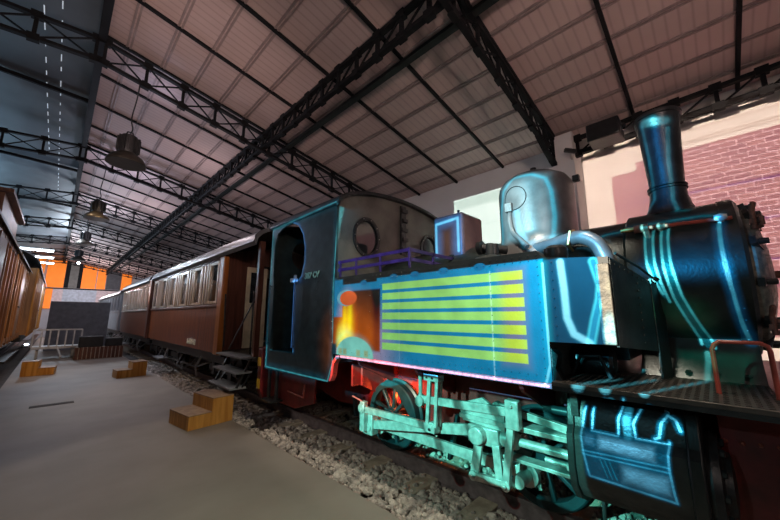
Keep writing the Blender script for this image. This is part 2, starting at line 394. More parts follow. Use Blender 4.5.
def stones(name,xr,yr,n,label,zc,big):
    v=[];f=[]
    ico=[];t=(1+5**.5)/2
    for a,b_ in ((-1,t),(1,t),(-1,-t),(1,-t)): ico.append((a,b_,0))
    for a,b_ in ((-1,t),(1,t),(-1,-t),(1,-t)): ico.append((0,a,b_))
    for a,b_ in ((-1,t),(1,t),(-1,-t),(1,-t)): ico.append((b_,0,a))
    ico=[Vector(p).normalized() for p in ico]
    F=[(0,11,5),(0,5,1),(0,1,7),(0,7,10),(0,10,11),(1,5,9),(5,11,4),(11,10,2),(10,7,6),(7,1,8),(3,9,4),(3,4,2),(3,2,6),(3,6,8),(3,8,9),(4,9,5),(2,4,11),(6,2,10),(8,6,7),(9,8,1)]
    rnd=random.random
    for i in range(n):
        x=xr[0]+(xr[1]-xr[0])*rnd(); y=yr[0]+(yr[1]-yr[0])*rnd()**1.7
        r=(.021+.026*rnd()**1.5)*(1+max(0,y-4)*.06)*big
        # keep clear of rails
        if any(abs(x-q)<.05 for q in RX): continue
        on=any(abs((y+.9+.31)%.62-.31)<.085 for _ in (0,)) and 2.44<x<4.2
        if on and rnd()<.86: continue
        z=zc(x)+rnd()*.035+(.02 if on else 0)
        A=Matrix.Rotation(rnd()*6.28,3,'Z')@Matrix.Rotation(rnd()*6.28,3,'X')
        sx,sy,sz=.7+.6*rnd(),.7+.6*rnd(),.6+.5*rnd(); o=len(v)
        for p in ico:
            k=1+.22*(rnd()-.5); q=A@Vector((p.x*sx*k*r,p.y*sy*k*r,p.z*sz*k*r)); v.append((x+q.x,y+q.y,z+q.z))
        f+=[(a+o,b_+o,c+o) for a,b_,c in F]
    me=bpy.data.meshes.new(name); me.from_pydata(v,[],f); me.materials.append(M['stone'])
    o=bpy.data.objects.new(name,me); COL.objects.link(o); o['label']=label; o['category']='gravel'; o['kind']='stuff'
    return o
# per-face random tint for stones through noise of large scale is in the material
stones('ballast',(2.03,2.76),(.3,14),7500,'loose grey brown ballast stones between the platform edge and the near rail',lambda x:-.11+.01*math.sin(x*9),1.0)
stones('ballast',(2.86,4.7),(-.6,8),7500,'ballast stones between and behind the rails under the locomotive',lambda x:-.11,1.0)
# ------------------------------------------------------------------ wooden block steps
def blocksteps(cx,cy,rot,label,w=.5,flip=1):
    # lower tread towards -Y side (flip) built locally then rotated
    t=thing('wooden_steps',(cx,cy,0),label,'steps','wooden block steps on the platform'); 
    h=.35; d=.30
    a=MB().plate([(-d,0),(d,0),(d,h),(0,h),(0,h*.5),(-d,h*.5)],[],0,-w/2,w/2)
    a.v=[(q[1]*flip,q[0],q[2]) for q in a.v]
    b=MB().box(-d-.004,.0,-w/2-.004,w/2+.004,h*.5-.001,h*.5+.012).box(0,d+.004,-w/2-.004,w/2+.004,h-.001,h+.012)
    b.v=[(q[0]*flip,q[1],q[2]) for q in b.v]
    for nm,mb,mt in (('body',a,'ply'),('tread',b,'plytop')):
        mb.v=[(q[0]+cx,q[1]+cy,q[2]) for q in mb.v]
        part(nm,mb,mt,t,bevel=.004)
    t.rotation_euler.z=R(rot)
    return t
blocksteps(1.66,5.47,8,'largest yellow wooden block steps nearest the camera beside the gravel',.62)
blocksteps(1.50,10.75,6,'middle yellow wooden block steps beside the grey carriage underframe',.42)
blocksteps(-.12,12.7,-6,'small yellow wooden block steps at the left near the white cart',.42,-1)
# floor hatch strip
solo('floor_grille',MB().box(-.12,.42,8.2,8.36,.0,.006),'sub','dark rectangular grille set flat in the platform floor','grille')
# white cart
t=thing('platform_cart',(.15,17.2,0),'white slatted luggage cart standing at the far end of the platform','cart')
m=MB(); 
for z in (.42,1.02): m.bar((-.45,16.9,z),(.78,16.7,z),.05)
for k in range(7): x=-.45+1.23*k/6; m.bar((x,16.9-.2*k/6,.42),(x,16.9-.2*k/6,1.02),.04)
part('rail_side',m,'white',t)
part('deck',MB().box(-.45,.8,16.75,17.8,.36,.42),'white',t)
for x,y in ((-.3,17),(.6,16.95),(-.3,17.6),(.6,17.6)): part('wheel',MB().lathe([(.06,-.03),(.18,-.03),(.18,.03),(.06,.03)],(x,y,.18),0,18),'white',t)
part('drawbar',MB().bar((.2,16.8,.36),(.3,16.2,.1),.05),'white',t)
# slatted planter and dark stack
t=thing('slatted_planter',(1.2,16.3,0),'low dark red slatted box in front of the far carriages','planter')
m=MB()
for k in range(12): x=.62+.11*k; m.box(x,x+.085,15.78,15.82,.02,.42)
part('slats',m,'plank',t); part('box',MB().box(.62,1.93,15.82,16.5,0,.40),'sleeper',t)
solo('dark_crate',MB().box(.7,1.35,15.95,16.45,.412,.78),'black','black crate standing on the slatted planter box','crate',bevel=.02)
solo('dark_crate',MB().box(1.42,1.9,15.95,16.45,.412,.70),'black','lower black crate on the right half of the slatted planter box','crate',bevel=.02)
solo('display_screen',MB().box(-.2,1.85,21.0,21.1,0.0,2.15),'screen','tall grey blank screen standing across the far end of the platform','screen')

# ------------------------------------------------------------------ carriages on the right track
CX=3.32
def carroof_prof(hw,zs,zc,n=16):
    return [(CX+hw*math.cos(PI*i/n),zs+(zc-zs)*math.sin(PI*i/n)**.8) for i in range(n+1)]
def arched_roof(parent,y0,y1,hw,zs,zc,mt='carroof'):
    out=carroof_prof(hw,zs,zc); inn=[(CX+(x-CX)*.96,z-.05) for x,z in reversed(out)]
    return part('roof',MB().plate(out+inn,[],1,y0,y1),mt,parent)
def wheelset(parent,y,r=.36,mt='black'):
    for x in RX:
        part('wheel',MB().lathe([(.05,-.07),(.07,-.07),(.07,-.03),(r*.8,-.03),(r*.8,-.05),(r,-.05),(r,.036),(r+.02,.038),(r+.02,.055),(.05,.055)],(x+.0,y,r+.062),0,28),mt,parent)
    part('axle',MB().tube([(RX[0],y,r+.06),(RX[1],y,r+.06)],.05,10),mt,parent)
def carriage(y0,y1,label,body,upper,pillar,wins,SX=2.15,zb=.82,zt=2.68,zwin=(1.77,2.54),corner=True,platform=False,letters=None):
    t=thing('railway_carriage',(CX,(y0+y1)/2,0),label,'railway carriage'); EX=2*CX-SX
    outer=[(y0,zb),(y1,zb),(y1,1.70),(y0,1.70)]
    part('lower_panel',MB().box(SX,SX+.05,y0,y1,zb,1.68),body,t,bevel=.006)
    part('waist_rail',MB().box(SX-.03,SX+.05,y0,y1,1.67,1.72),upper,t,bevel=.008)
    holes=[[(a,zwin[0]),(b_,zwin[0]),(b_,zwin[1]),(a,zwin[1])] for a,b_ in wins]
    part('window_panel',MB().plate([(y0,1.72),(y1,1.72),(y1,zt),(y0,zt)],holes,0,SX,SX+.05),upper,t)
    for a,b_ in wins:
        f=part('window_frame',MB().plate([(a-.03,zwin[0]-.03),(b_+.03,zwin[0]-.03),(b_+.03,zwin[1]+.03),(a-.03,zwin[1]+.03)],[[(a+.02,zwin[0]+.02),(b_-.02,zwin[0]+.02),(b_-.02,zwin[1]-.02),(a+.02,zwin[1]-.02)]],0,SX-.012,SX+.02),pillar,t)
        part('pane',MB().box(SX+.02,SX+.026,a,b_,zwin[0],zwin[1]),'glass',f)
    edges=[y0]+[q for w in wins for q in w]+[y1]
    for i in range(0,len(edges),2):
        a,b_=edges[i]+.03,edges[i+1]-.03
        if b_-a>.1:
            nb=max(1,int((b_-a)/.17))
            for q in range(nb):
                c=a+(b_-a)*(q+.5)/nb; part('pillar',MB().box(SX-.022,SX+.0,c-.035,c+.035,1.74,2.57),pillar,t,bevel=.006)
    part('cornice',MB().box(SX-.02,SX+.05,y0,y1,zt-.09,zt),upper,t,bevel=.01)
    part('floor_frame',MB().box(SX+.05,EX-.05,y0,y1,zb-.06,zb+.06),'black',t)
    part('far_side',MB().box(EX-.05,EX,y0,y1,zb,zt),body,t)
    # end walls
    door=[(CX-.42,.9),(CX+.36,.9),(CX+.36,2.5),(CX-.42,2.5)]
    part('end_wall',MB().plate([(SX+.05,zb),(EX-.05,zb),(EX-.05,zt),(CX,zt+.28),(SX+.05,zt)],[door],1,y0,y0+.05),upper,t)
    part('end_wall',MB().plate([(SX+.05,zb),(EX-.05,zb),(EX-.05,zt),(CX,zt+.28),(SX+.05,zt)],[],1,y1-.05,y1),upper,t)
    arched_roof(t,y0-(1.45 if platform else .02),y1+.02,CX-SX+.09,zt-.01,zt+.40)
    if corner: part('corner_post',MB().box(SX-.035,SX+.06,y0-.05,y0+.20,zb-.02,zt-.06),'teakcorner',t,bevel=.02,label='orange varnished corner post')
    # underframe
    part('sole_bar',MB().box(SX+.12,SX+.2,y0,y1,.62,zb-.05),'black',t)
    L_=y1-y0
    m=MB(); 
    for yy in (y0+L_*.3,y0+L_*.5,y0+L_*.7): m.bar((SX+.2,yy,.7),(SX+.2,yy,.38),.05)
    m.bar((SX+.2,y0+L_*.12,.62),(SX+.2,y0+L_*.3,.38),.035).bar((SX+.2,y0+L_*.3,.38),(SX+.2,y0+L_*.7,.38),.035).bar((SX+.2,y0+L_*.7,.38),(SX+.2,y1-L_*.12,.62),.035)
    part('truss_rod',m,'sooty',t)
    for yy in (y0+L_*.1,y0+L_*.26,y0+L_*.75,y0+L_*.9): wheelset(t,yy,.3)
    for yy in (y0+L_*.18,y0+L_*.82): 
        m=MB(); m.box(RX[0]-.18,RX[0]-.12,yy-.8,yy+.8,.3,.44)
        for q in (-.5,.5): m.box(RX[0]-.2,RX[0]-.1,yy+q-.09,yy+q+.09,.22,.48)
        part('bogie_frame',m,'sooty',t)
    part('brake_rigging',MB().bar((2.35,y0+1.6,.62),(2.15,y0+2.1,.35),.03).bar((2.15,y0+2.1,.35),(2.15,y0+2.7,.35),.03).bar((2.15,y0+2.7,.35),(2.35,y0+3.,.62),.03),'sooty',t)
    part('coupling_rod_hanger',MB().bar((2.15,y0+.9,.7),(2.1,y0+1.05,.5),.03).bar((2.1,y0+1.05,.5),(2.2,y0+1.3,.3),.03),'grate',t)
    m=MB().box(2.08,2.3,y0+4.2,y0+5.0,.36,.39).bar((2.2,y0+4.25,.38),(2.3,y0+4.3,.7),.03).bar((2.2,y0+4.95,.38),(2.3,y0+4.9,.7),.03)
    part('footboard',m,'grate',t)
    return t
def text(s_,loc,size,m,parent,rx=90,rz=-90,ext=.003,name='lettering'):
    cu=bpy.data.curves.new(name,'FONT'); cu.body=s_; cu.size=size; cu.extrude=ext; cu.offset=.004; cu.materials.append(M[m])
    o=bpy.data.objects.new(name,cu); COL.objects.link(o); o.parent=parent; o.location=Vector(loc)-org(parent); o.rotation_euler=(R(rx),0,R(rz))
    bpy.context.view_layer.update(); me=bpy.data.meshes.new_from_object(o.evaluated_get(bpy.context.evaluated_depsgraph_get()))
    lc=o.location.copy(); ro=o.rotation_euler.copy(); bpy.data.objects.remove(o); o=bpy.data.objects.new(name,me); COL.objects.link(o); o.parent=parent; o.location=lc; o.rotation_euler=ro
    if not me.materials: me.materials.append(M[m])
    return o
W1=[(6.85+1.08*k,6.85+1.08*k+.48) for k in range(6)]
W1=[(a,b_) for a,b_ in W1 if b_<12.9]
c1=carriage(6.5,12.85,'varnished teak carriage with open end platform directly behind the locomotive cab','teak','mahog','silverwood',W1,platform=True)
text('S·ABM·83',(2.140,8.50,.90),.16,'text',c1)
# platform end of carriage 1
part('platform_floor',MB().box(2.25,4.4,5.08,6.5,.80,.88),'black',c1)
for x,z,dy in ((2.02,.86,0),(1.98,.64,.12),(1.92,.42,.24)): part('step_tread',MB().box(x,x+.24,5.12+dy*.3,6.2-dy*.2,z,z+.025),'grate',c1,label='grey chequered step tread')
for y in (5.2,6.1): part('step_hanger',MB().bar((2.22,y,.86),(2.02,y,.44),.03).bar((2.26,y,.7),(2.1,y,.44),.02),'black',c1)
multi('grab_rail',[MB().tube([(2.2,6.38,.95),(2.16,6.38,1.9)],.015,8),MB().tube([(2.25,5.15,1.9),(2.12,5.9,.95)],.012,8),MB().tube([(2.25,5.12,.9),(2.25,5.12,1.9)],.02,8),MB().tube([(2.25,5.35,.9),(2.25,5.35,1.9)],.015,8)],'sooty',c1)
multi('platform_post',[MB().box(2.2,2.28,5.10,5.18,.88,2.7),MB().box(4.36,4.44,5.10,5.18,.88,2.7)],'mahog',c1)
d=part('end_door',MB().plate([(2.55,.9),(2.95,.9),(2.95,2.45),(2.55,2.45)],[[(2.62,1.75),(2.88,1.75),(2.88,2.35),(2.62,2.35)]],1,6.42,6.46),'cream',c1,label='cream end door standing open')
part('pane',MB().box(2.62,2.88,6.435,6.445,1.75,2.35),'glass',d)
part('inner_partition',MB().plate([(2.3,.9),(4.3,.9),(4.3,2.6),(2.3,2.6)],[[(3.0,.95),(3.6,.95),(3.6,2.4),(3.0,2.4)]],1,7.6,7.64),'cream',c1)
part('brake_wheel',MB().tube([(2.7,5.2,1.55),(2.7,5.2,.9)],.015,8).lathe([(.11,-.012),(.13,-.012),(.13,.012),(.11,.012),(.11,-.012)],(2.7,5.2,1.56),2,20),'sooty',c1)
W2=[(13.55+.72*k,13.55+.72*k+.36) for k in range(8)]
c2=carriage(13.3,19.6,'second carriage with pale silvery window pillars behind the teak carriage','teak','silverwood','silverwood',W2,corner=False)
part('end_post',MB().box(2.08,2.2,12.95,13.25,.8,2.68),'mahog',c2,bevel=.02,label='dark mahogany end post')
W3=[(20.8+1.2*k,20.8+1.2*k+.5) for k in range(9)]
c3=carriage(20.2,32,'carriage farthest along the right track, grey projected light put into its colour','greycar','greycar','greycar',W3,corner=False,zt=2.6)

# ------------------------------------------------------------------ left wagons
def van(y0,y1,label,mt,roofz,zt,post,cup=False,sh=0):
    t=thing('goods_van',(-1.92,(y0+y1)/2,0),label,'railway van'); SX=-.82+sh
    part('body',MB().box(-3.0,SX,y0,y1,.85,zt),mt,t)
    n=int((y1-y0)/.62)
    for i in range(n+1):
        y=y0+.05+(y1-y0-.1)*i/n; part('post',MB().box(SX,SX+.05,y-.045,y+.045,.8,zt),post,t,bevel=.008)
    multi('side_rail',[MB().box(SX,SX+.04,y0,y1,.86,.96),MB().box(SX,SX+.04,y0,y1,zt-.12,zt)],post,t)
    dr=part('door',MB().box(SX+.0,SX+.06,(y0+y1)/2-.5,(y0+y1)/2+.5,.95,zt-.15),post,t,bevel=.01)
    part('handle',MB().bar((SX+.07,(y0+y1)/2-.45,1.75),(SX+.07,(y0+y1)/2+.1,1.75),.03),'black',dr)
    out=[(-1.92+(1.2+sh)*math.cos(PI*i/14),zt+(roofz-zt)*math.sin(PI*i/14)) for i in range(15)]
    inn=[(x,z-.05) for x,z in reversed(out)]
    part('roof',MB().plate(out+inn,[],1,y0-.06,y1+.06),'vanroof',t)
    part('underframe',MB().box(-2.9,SX-.1,y0,y1,.62,.85),'black',t)
    for y in (y0+.9,y1-.9):
        for x in (-1.42,-2.42): part('wheel',MB().lathe([(.05,-.06),(.36,-.06),(.36,.036),(.38,.038),(.38,.055),(.05,.055)],(x,y,.422),0,24),'black',t)
    part('footboard',MB().box(SX-.05,SX+.12,y0+.3,y1-.3,.40,.44),'black',t)
    if cup:
        c=part('brake_cabin',MB().box(-1.6,-.84,y1-3.0,y1-.3,zt,3.56),'vanbrown',t,label='raised brown brakeman cabin above the roof')
        part('cabin_roof',MB().box(-1.7,-.74,y1-3.1,y1-.2,3.56,3.62),'vanbrown',c)
    return t
van(5.6,11.3,'dark brown planked goods van at the left edge with a raised cabin','vanbrown',3.15,2.98,'vanbrown',True)
van(11.7,16.6,'orange planked goods van standing between the brown van and the grey roofed van','vanorange',3.2,2.98,'vanyellow')
van(17.2,29,'goods van with rounded grey roof farthest down the left track','vanyellow',4.0,3.2,'vanorange',sh=.17)

# ------------------------------------------------------------------ LOCOMOTIVE
loco=thing('steam_locomotive',(CX,2.2,0),'dark tank engine with red frames, cyan and yellow light patterns projected on its side','steam locomotive')
SX=2.20; EX=2*CX-SX
def LP(name,mb,m,parent=None,bevel=0,label=None,**k): return part(name,mb,m,parent or loco,bevel,label,**k)
# cab: side with keyhole doorway
def keyhole():
    p=[(3.93,1.02),(3.93,1.92)]
    p+=[(3.80,2.02),(3.745,2.20),(3.74,2.38),(3.80,2.58),(3.92,2.72),(4.08,2.79),(4.26,2.79),(4.42,2.76),(4.54,2.70),(4.60,2.5),(4.60,2.1),(4.56,1.92),(4.55,1.02)]
    return p
side=[(4.70,.76),(4.70,2.83),(3.05,2.86),(3.05,1.95)]
side+=[(3.05,1.10)]
side+=[(3.05,.98),(3.03,.88),(3.08,.80),(3.14,.78)]
for sx in (SX,EX-.03):
    m=MB().plate(side,[keyhole()],0,sx,sx+.03)
    if sx==SX:
        for a,b_ in (((SX,3.09,.82),(SX,3.09,2.82)),((SX,4.66,.82),(SX,4.66,2.8)),((SX,3.1,1.92),(SX,3.7,1.92)),((SX,3.42,.84),(SX,3.42,1.9)),((SX,3.1,.82),(SX,4.64,.80))): m.rivets(a,b_,.075,0,.007)
    LP('cab_side',m,'paint')
def roofline(hw,zs,zc,n=20): return [(CX+hw*math.cos(PI*i/n),zs+(zc-zs)*math.sin(PI*i/n)) for i in range(n+1)]
fr=[(SX+.03,1.0),(EX-.03,1.0)]+[(x,z) for x,z in roofline(1.09,2.84,3.10)]
def ell(cx,cz,rx,rz,n=28): return [(cx+rx*math.cos(2*PI*i/n),cz+rz*math.sin(2*PI*i/n)) for i in range(n)]
w1=ell(2.67,2.49,.20,.235); w2=ell(2*CX-2.67,2.49,.20,.235)
m=MB().plate(fr,[w1,w2],1,3.05,3.08); m.rivets((2.26,3.05,2.0),(2.26,3.05,2.82),.08,1,.007); m.rivets((3.35,3.05,2.35),(3.35,3.05,3.05),.07,1,.008)
LP('cab_front',m,'cab',label='brownish cab front plate')
for w,cx in ((w1,2.67),(w2,2*CX-2.67)):
    f=LP('cab_window',MB().plate(ell(cx,2.49,.225,.26),[ell(cx,2.49,.185,.22)],1,3.03,3.05),'sooty')
    m=MB()
    for k in range(10):
        a=2*PI*k/10; m.dome_rivet((cx+.205*math.cos(a),3.03,2.49+.24*math.sin(a)),1,.007)
    part('frame_bolts',m,'steel',f)
    part('pane',MB().plate(ell(cx,2.49,.2,.235),[],1,3.06,3.07),'glass',f)
LP('cab_rear',MB().plate([(SX+.03,.80),(EX-.03,.80),(EX-.03,2.84),(CX,3.08),(SX+.03,2.84)],[ell(2.72,2.45,.2,.22),ell(2*CX-2.72,2.45,.2,.22)],1,4.66,4.70),'paint')
LP('cab_floor',MB().box(SX+.03,EX-.03,3.05,4.7,.98,1.02),'black')
out=roofline(1.155,2.83,3.14); inn=[(CX+(x-CX)*.975,z-.03) for x,z in reversed(roofline(1.155,2.83,3.13))]
LP('cab_roof',MB().plate(out+inn,[],1,2.98,4.76),'sooty',bevel=.004)
# vertical bolted strap on the cab front
m=MB().box(3.30,3.40,3.02,3.05,2.35,3.06)
for k in range(5): m.box(3.29+.02*(k%2),3.41,2.99,3.03,2.4+.14*k,2.45+.14*k)
LP('cab_front_strap',m,'sooty')
# backhead and fittings in cab
m=MB().lathe([(0,0),(.42,0),(.47,.05),(.5,.15),(.5,.7)],(CX-.1,3.6,1.78),1,32); LP('boiler_backhead',m,'sooty')
m=MB().tube([(3.0,3.55,2.1),(3.1,3.5,2.35),(3.4,3.5,2.4)],.02,8).tube([(2.9,3.55,1.7),(2.75,3.5,1.75)],.02,8)
m.lathe([(.05,0),(.05,-.03),(0,-.03)],(3.1,3.58,2.25),1,14); LP('cab_fittings',m,'brass')
for y in (3.90,4.62): LP('cab_handrail',MB().tube([(SX-.03,y,1.1),(SX-.03,y,1.95)],.011,8).tube([(SX-.03,y,1.12),(SX,y,1.12)],.009,6).tube([(SX-.03,y,1.93),(SX,y,1.93)],.009,6),'sooty')
text('387 CV',(SX-.006,3.70,1.97),.105,'textgreen',loco)  # projected green text made as letters, its light put into the colour
m=MB().box(SX-.06,SX-.01,3.86,3.97,1.94,1.99).tube([(SX-.03,3.9,1.99),(SX-.05,3.86,2.02)],.02,8); LP('door_catch',m,'steel')
# side tank (near) with raised front part and rivets
TB=1.09
tank=[(3.05,TB),(.76,TB-.0),(.76,1.34),(.40,1.34),(.40,1.84),(.62,1.86),(.76,1.88),(.80,1.93),(3.05,1.93)]
for s_,x0,x1 in ((0,SX,2.86),(1,2*CX-2.86,EX)):
    m=MB().plate(tank,[],0,x0,x1)
    if s_==0:
        for a,b_ in (((SX,3.0,1.13),(SX,.8,1.13)),((SX,3.02,1.90),(SX,.8,1.90)),((SX,3.02,1.865),(SX,.8,1.865)),((SX,2.29,1.15),(SX,2.29,1.86)),((SX,1.14,1.15),(SX,1.14,1.86)),((SX,.80,1.12),(SX,.80,1.88)),((SX,.71,1.38),(SX,.71,1.84)),((SX,.43,1.38),(SX,.43,1.80))):
            m.rivets(a,b_,.055,0,.0065)
        m.rivets((SX,2.45,1.38),(SX,2.45,1.7),.16,0,.007).rivets((SX,2.62,1.35),(SX,2.62,1.7),.16,0,.007).rivets((SX,2.95,1.2),(SX,2.95,1.8),.1,0,.007)
        m.rivets((2.24,.40,1.80),(2.84,.40,1.80),.06,1,.0065).rivets((2.50,.40,1.36),(2.50,.40,1.78),.055,1,.0065)
    LP('side_tank',m,'tankpaint')
m=MB().box(SX-.012,SX,.40,.47,1.34,1.80)
LP('tank_edge_strip',m,'worn',bevel=.004,label='worn grey beige front edge strip')
LP('tank_lid',MB().lathe([(.16,0),(.16,.02),(.12,.05),(.05,.07),(.035,.07),(.035,.17),(0,.17)],(2.50,1.28,1.93),2,24),'tankpaint')
m=MB().tube([(2.62,1.30,1.95),(2.62,1.30,2.12)],.035,12).tube([(2.6,1.42,2.10),(2.75,1.25,2.08)],.04,12).lathe([(.06,-.02),(.06,.02)],(2.60,1.42,2.1),1,14); LP('filler_valve',m,'sooty')
LP('tank_cap',MB().lathe([(.07,0),(.075,.03),(.075,.07),(.05,.09),(0,.095)],(2.34,.72,1.88),2,20),'sooty')
# sloped curtain plate in front of tank
a0,a1=(2.215,.395),(2.80,.25)
def curtain(x0,y0,x1,y1,zb0,zb1,zt0,zt1,t=.012):
    return MB().add([(x0,y0,zb0),(x1,y1,zb1),(x1,y1,zt1),(x0,y0,zt0),(x0,y0+t,zb0),(x1,y1+t,zb1),(x1,y1+t,zt1),(x0,y0+t,zt0)],
        [(0,1,2,3),(7,6,5,4),(0,4,5,1),(1,5,6,2),(2,6,7,3),(3,7,4,0)])
m=curtain(*a0,*a1,1.33,1.27,1.83,1.70)
for k in range(9): m.dome_rivet((2.52,.318,1.34+.045*k),1,.008)
for k in range(10): m.dome_rivet((2.26+.055*k,.383-.0136*k,1.80-.0125*k),1,.007)
LP('front_tank_plate',m,'paint',label='dark riveted plate closing the tank front')
LP('front_curtain_plate',curtain(2.70,.27,2.86,.235,1.111,1.111,1.74,1.68),'black')
LP('tank_brace',MB().tube([(2.24,.37,1.86),(2.50,.30,1.80),(2.84,.24,1.72)],.008,6),'sooty')
# valance strip along tank bottom, curved at cab
m=MB().box(SX-.012,SX+.06,.76,2.92,TB-.03,TB-.002)
cv=arc(2.90,.90,.165,90,10,8); ci=arc(2.90,.90,.14,10,90,8)
m.plate([(3.03-(q[0]-2.90)*0+ (q[0]-2.90)*-0,q[1]) for q in []] or [(2.90+.0,TB-.002),(2.98,TB-.02),(3.04,TB-.08),(3.07,.86),(3.10,.80),(3.07,.80),(3.035,.86),(3.01,TB-.10),(2.96,TB-.045),(2.90,TB-.03)],[],0,SX-.012,SX+.05)
m.rivets((SX-.012,.8,TB-.016),(SX-.012,2.9,TB-.016),.035,0,.006)
LP('valance',m,'pinkred',label='red valance strip with pinkish edge highlight in its colour')
# coal rail
m=MB(); ps=[(2.24,3.04),(2.24,1.95),(3.0,1.95)]
for z in (2.00,2.09):
    m.bar((*ps[0],z+.02),(*ps[1],z+.02),.014,.032); m.bar((*ps[1],z+.02),(*ps[2],z+.02),.014,.032)
for x,y in ((2.24,3.0),(2.24,2.72),(2.24,2.34),(2.24,1.95),(2.6,1.95),(2.95,1.95)): m.bar((x,y,1.93),(x,y,2.13),.022,.014)
LP('coal_rail',m,'purple',label='purple painted coal rail')
m=MB()
for k in range(4): m.lathe([(.03,0),(.035,.01),(0,.03)],(2.34,2.9-.3*k,1.93),2,10)
# boiler and smokebox
m=MB().lathe([(.50,0),(.50,2.75)],(CX,.35,1.77),1,56)
for y in (.9,2.0): m.lathe([(.505,-.03),(.512,-.03),(.512,.03),(.505,.03)],(CX,y,1.77),1,56)
LP('boiler',m,'paint')
m=MB().lathe([(.50,.42),(.535,.40),(.535,-.10),(.545,-.10),(.545,-.17),(.52,-.19),(.0,-.19)],(CX,0,1.77),1,64)
sb=LP('smokebox',m,'paint')
m=MB()
for k in range(44):
    a=2*PI*k/44
    if math.cos(a)<.5: m.dome_rivet((CX-.537*math.cos(a) if 0 else CX+.540*math.cos(a),-.13,1.77+.540*math.sin(a)),0,.008,-1)
part('rivet_ring',m,'sooty',sb)
m=MB().lathe([(.46,0),(.46,-.03),(.44,-.05),(.38,-.075),(.2,-.11),(0,-.12)],(CX,-.19,1.77),1,48)
dr=LP('smokebox_door',m,'worn',label='dull grey smokebox door')
for k in range(12):
    a=2*PI*(k+.3)/12; c,s_=math.cos(a),math.sin(a)
    part('door_dog',MB().bar((CX+c*.50,-.215,1.77+s_*.50),(CX+c*.40,-.245,1.77+s_*.40),.05,.03,up=(0,1,0)).lathe([(.018,0),(.018,-.05),(0,-.055)],(CX+c*.47,-.23,1.77+s_*.47),1,8),'sooty',dr)
for zz in (2.05,1.44):
    m=MB().bar((2.80,-.22,zz),(3.1,-.27,zz),.02,.03)
    for k,dz in enumerate((-.05,0,.05)): m.lathe([(.012,0),(.018,.005),(.018,.02),(.012,.025)],(2.84,-.25,zz+dz*.6-.012),2,10)
    m.tube([(2.82,-.23,zz-.045),(2.82,-.23,zz+.07)],.013,10).tube([(2.80,-.26,zz-.03),(2.80,-.26,zz+.02)],.012,10).tube([(2.82,-.23,zz+.06),(2.80,-.235,zz+.10),(2.83,-.24,zz+.11)],.014,8)
    part('door_hinge',m,'rust',dr,label='rust red hinge with bolts')
part('door_handle',MB().tube([(CX,-.30,1.77),(CX,-.42,1.77)],.025,10).tube([(CX,-.40,1.77),(CX-.2,-.42,1.74)],.014,8).tube([(CX,-.38,1.77),(CX+.02,-.39,1.57)],.014,8),'rust',dr)
# smokebox saddle
m=MB().plate([(2.86,1.11),(2*CX-2.86,1.11),(2*CX-2.95,1.22),(2*CX-3.0,1.42),(3.0,1.42),(2.95,1.22)],[],1,-.17,.40)
for k in range(4): m.dome_rivet((2.88,-.1+.13*k,1.15),2,.02,1)
LP('smokebox_saddle',m,'paint')
# chimney
CY=.15
ch=LP('chimney',MB().lathe([(.30,-.08),(.215,-.04),(.165,.02),(.135,.09),(.118,.17),(.113,.25),(.112,.27),(.118,.4),(.128,.6),(.139,.77),(.148,.84),(.158,.845),(.160,.86),(.155,.875),(.135,.875),(.12,.84),(.10,.3)],(CX,CY,2.26),2,48),'sooty')
part('chimney_band',MB().lathe([(.113,-.016),(.126,-.014),(.126,.0),(.118,.004),(.126,.008),(.126,.018),(.113,.02)],(CX,CY,2.50),2,40),'black',ch)
m=MB()
for k in range(8):
    a=2*PI*(k+.5)/8; m.dome_rivet((CX+.23*math.cos(a),CY+.18*math.sin(a),2.262),2,.018,1)
part('base_bolts',m,'sooty',ch)
# steam dome
DY=1.17; DR=.355
dm=LP('steam_dome',MB().lathe([(.46,-.16),(.40,-.06),(DR+.005,.0),(DR,.06),(DR,.52),(DR-.012,.58),(DR-.05,.64),(DR-.13,.69),(.12,.72),(0,.728)],(CX,DY,2.22),2,56),'domesteel')
part('dome_nut',MB().lathe([(.02,0),(.02,.05),(.03,.05),(.03,.08),(0,.09)],(CX,DY,2.94),2,10),'black',dm)
part('lifting_lug',MB().box(CX+.02,CX+.08,DY-DR-.05,DY-DR+.01,2.78,2.84),'black',dm,bevel=.008)
part('dome_cover_ring',MB().tube([(CX-math.cos(t)*0-(DR+.004)*math.cos(R(12)+.33*math.cos(t)*1.0),DY+(DR+.004)*math.sin(R(12)+.33*math.cos(t)),2.62+.115*math.sin(t)) for t in [2*PI*k/30 for k in range(31)]],.004,6),'black',dm)
# dome steam pipes
pp=strpath([(3.02,1.22,2.10),(2.93,1.02,2.09),(2.86,.84,2.10),(2.82,.68,2.11),(2.80,.58,2.05),(2.79,.53,1.95),(2.79,.50,1.80)],6)
sp=LP('steam_pipe',MB().tube(pp,.055,16),'domesteel')
part('pipe_strap',MB().tube([(2.905,.76,2.02),(2.78,.76,2.06),(2.79,.74,2.16),(2.86,.73,2.18)],.012,6),'brass',sp)
LP('condensate_pipe',MB().tube(strpath([(2.99,1.30,2.52),(2.97,1.30,2.4),(2.95,1.27,2.28),(2.9,1.2,2.2),(2.84,1.1,2.10)],5),.022,10),'domesteel')
part('pipe_flange',MB().box(2.94,3.0,1.265,1.335,2.49,2.58),'domesteel',dm,bevel=.006)
# sand box on the boiler
b=LP('sand_box',MB().box(3.0,3.44,1.84,2.24,2.08,2.64),'boxbrown',bevel=.035,seg=4,label='brown square sand box')
part('lid_knob',MB().lathe([(.012,0),(.012,.03),(.018,.05),(0,.06)],(3.10,1.95,2.64),2,8),'black',b)
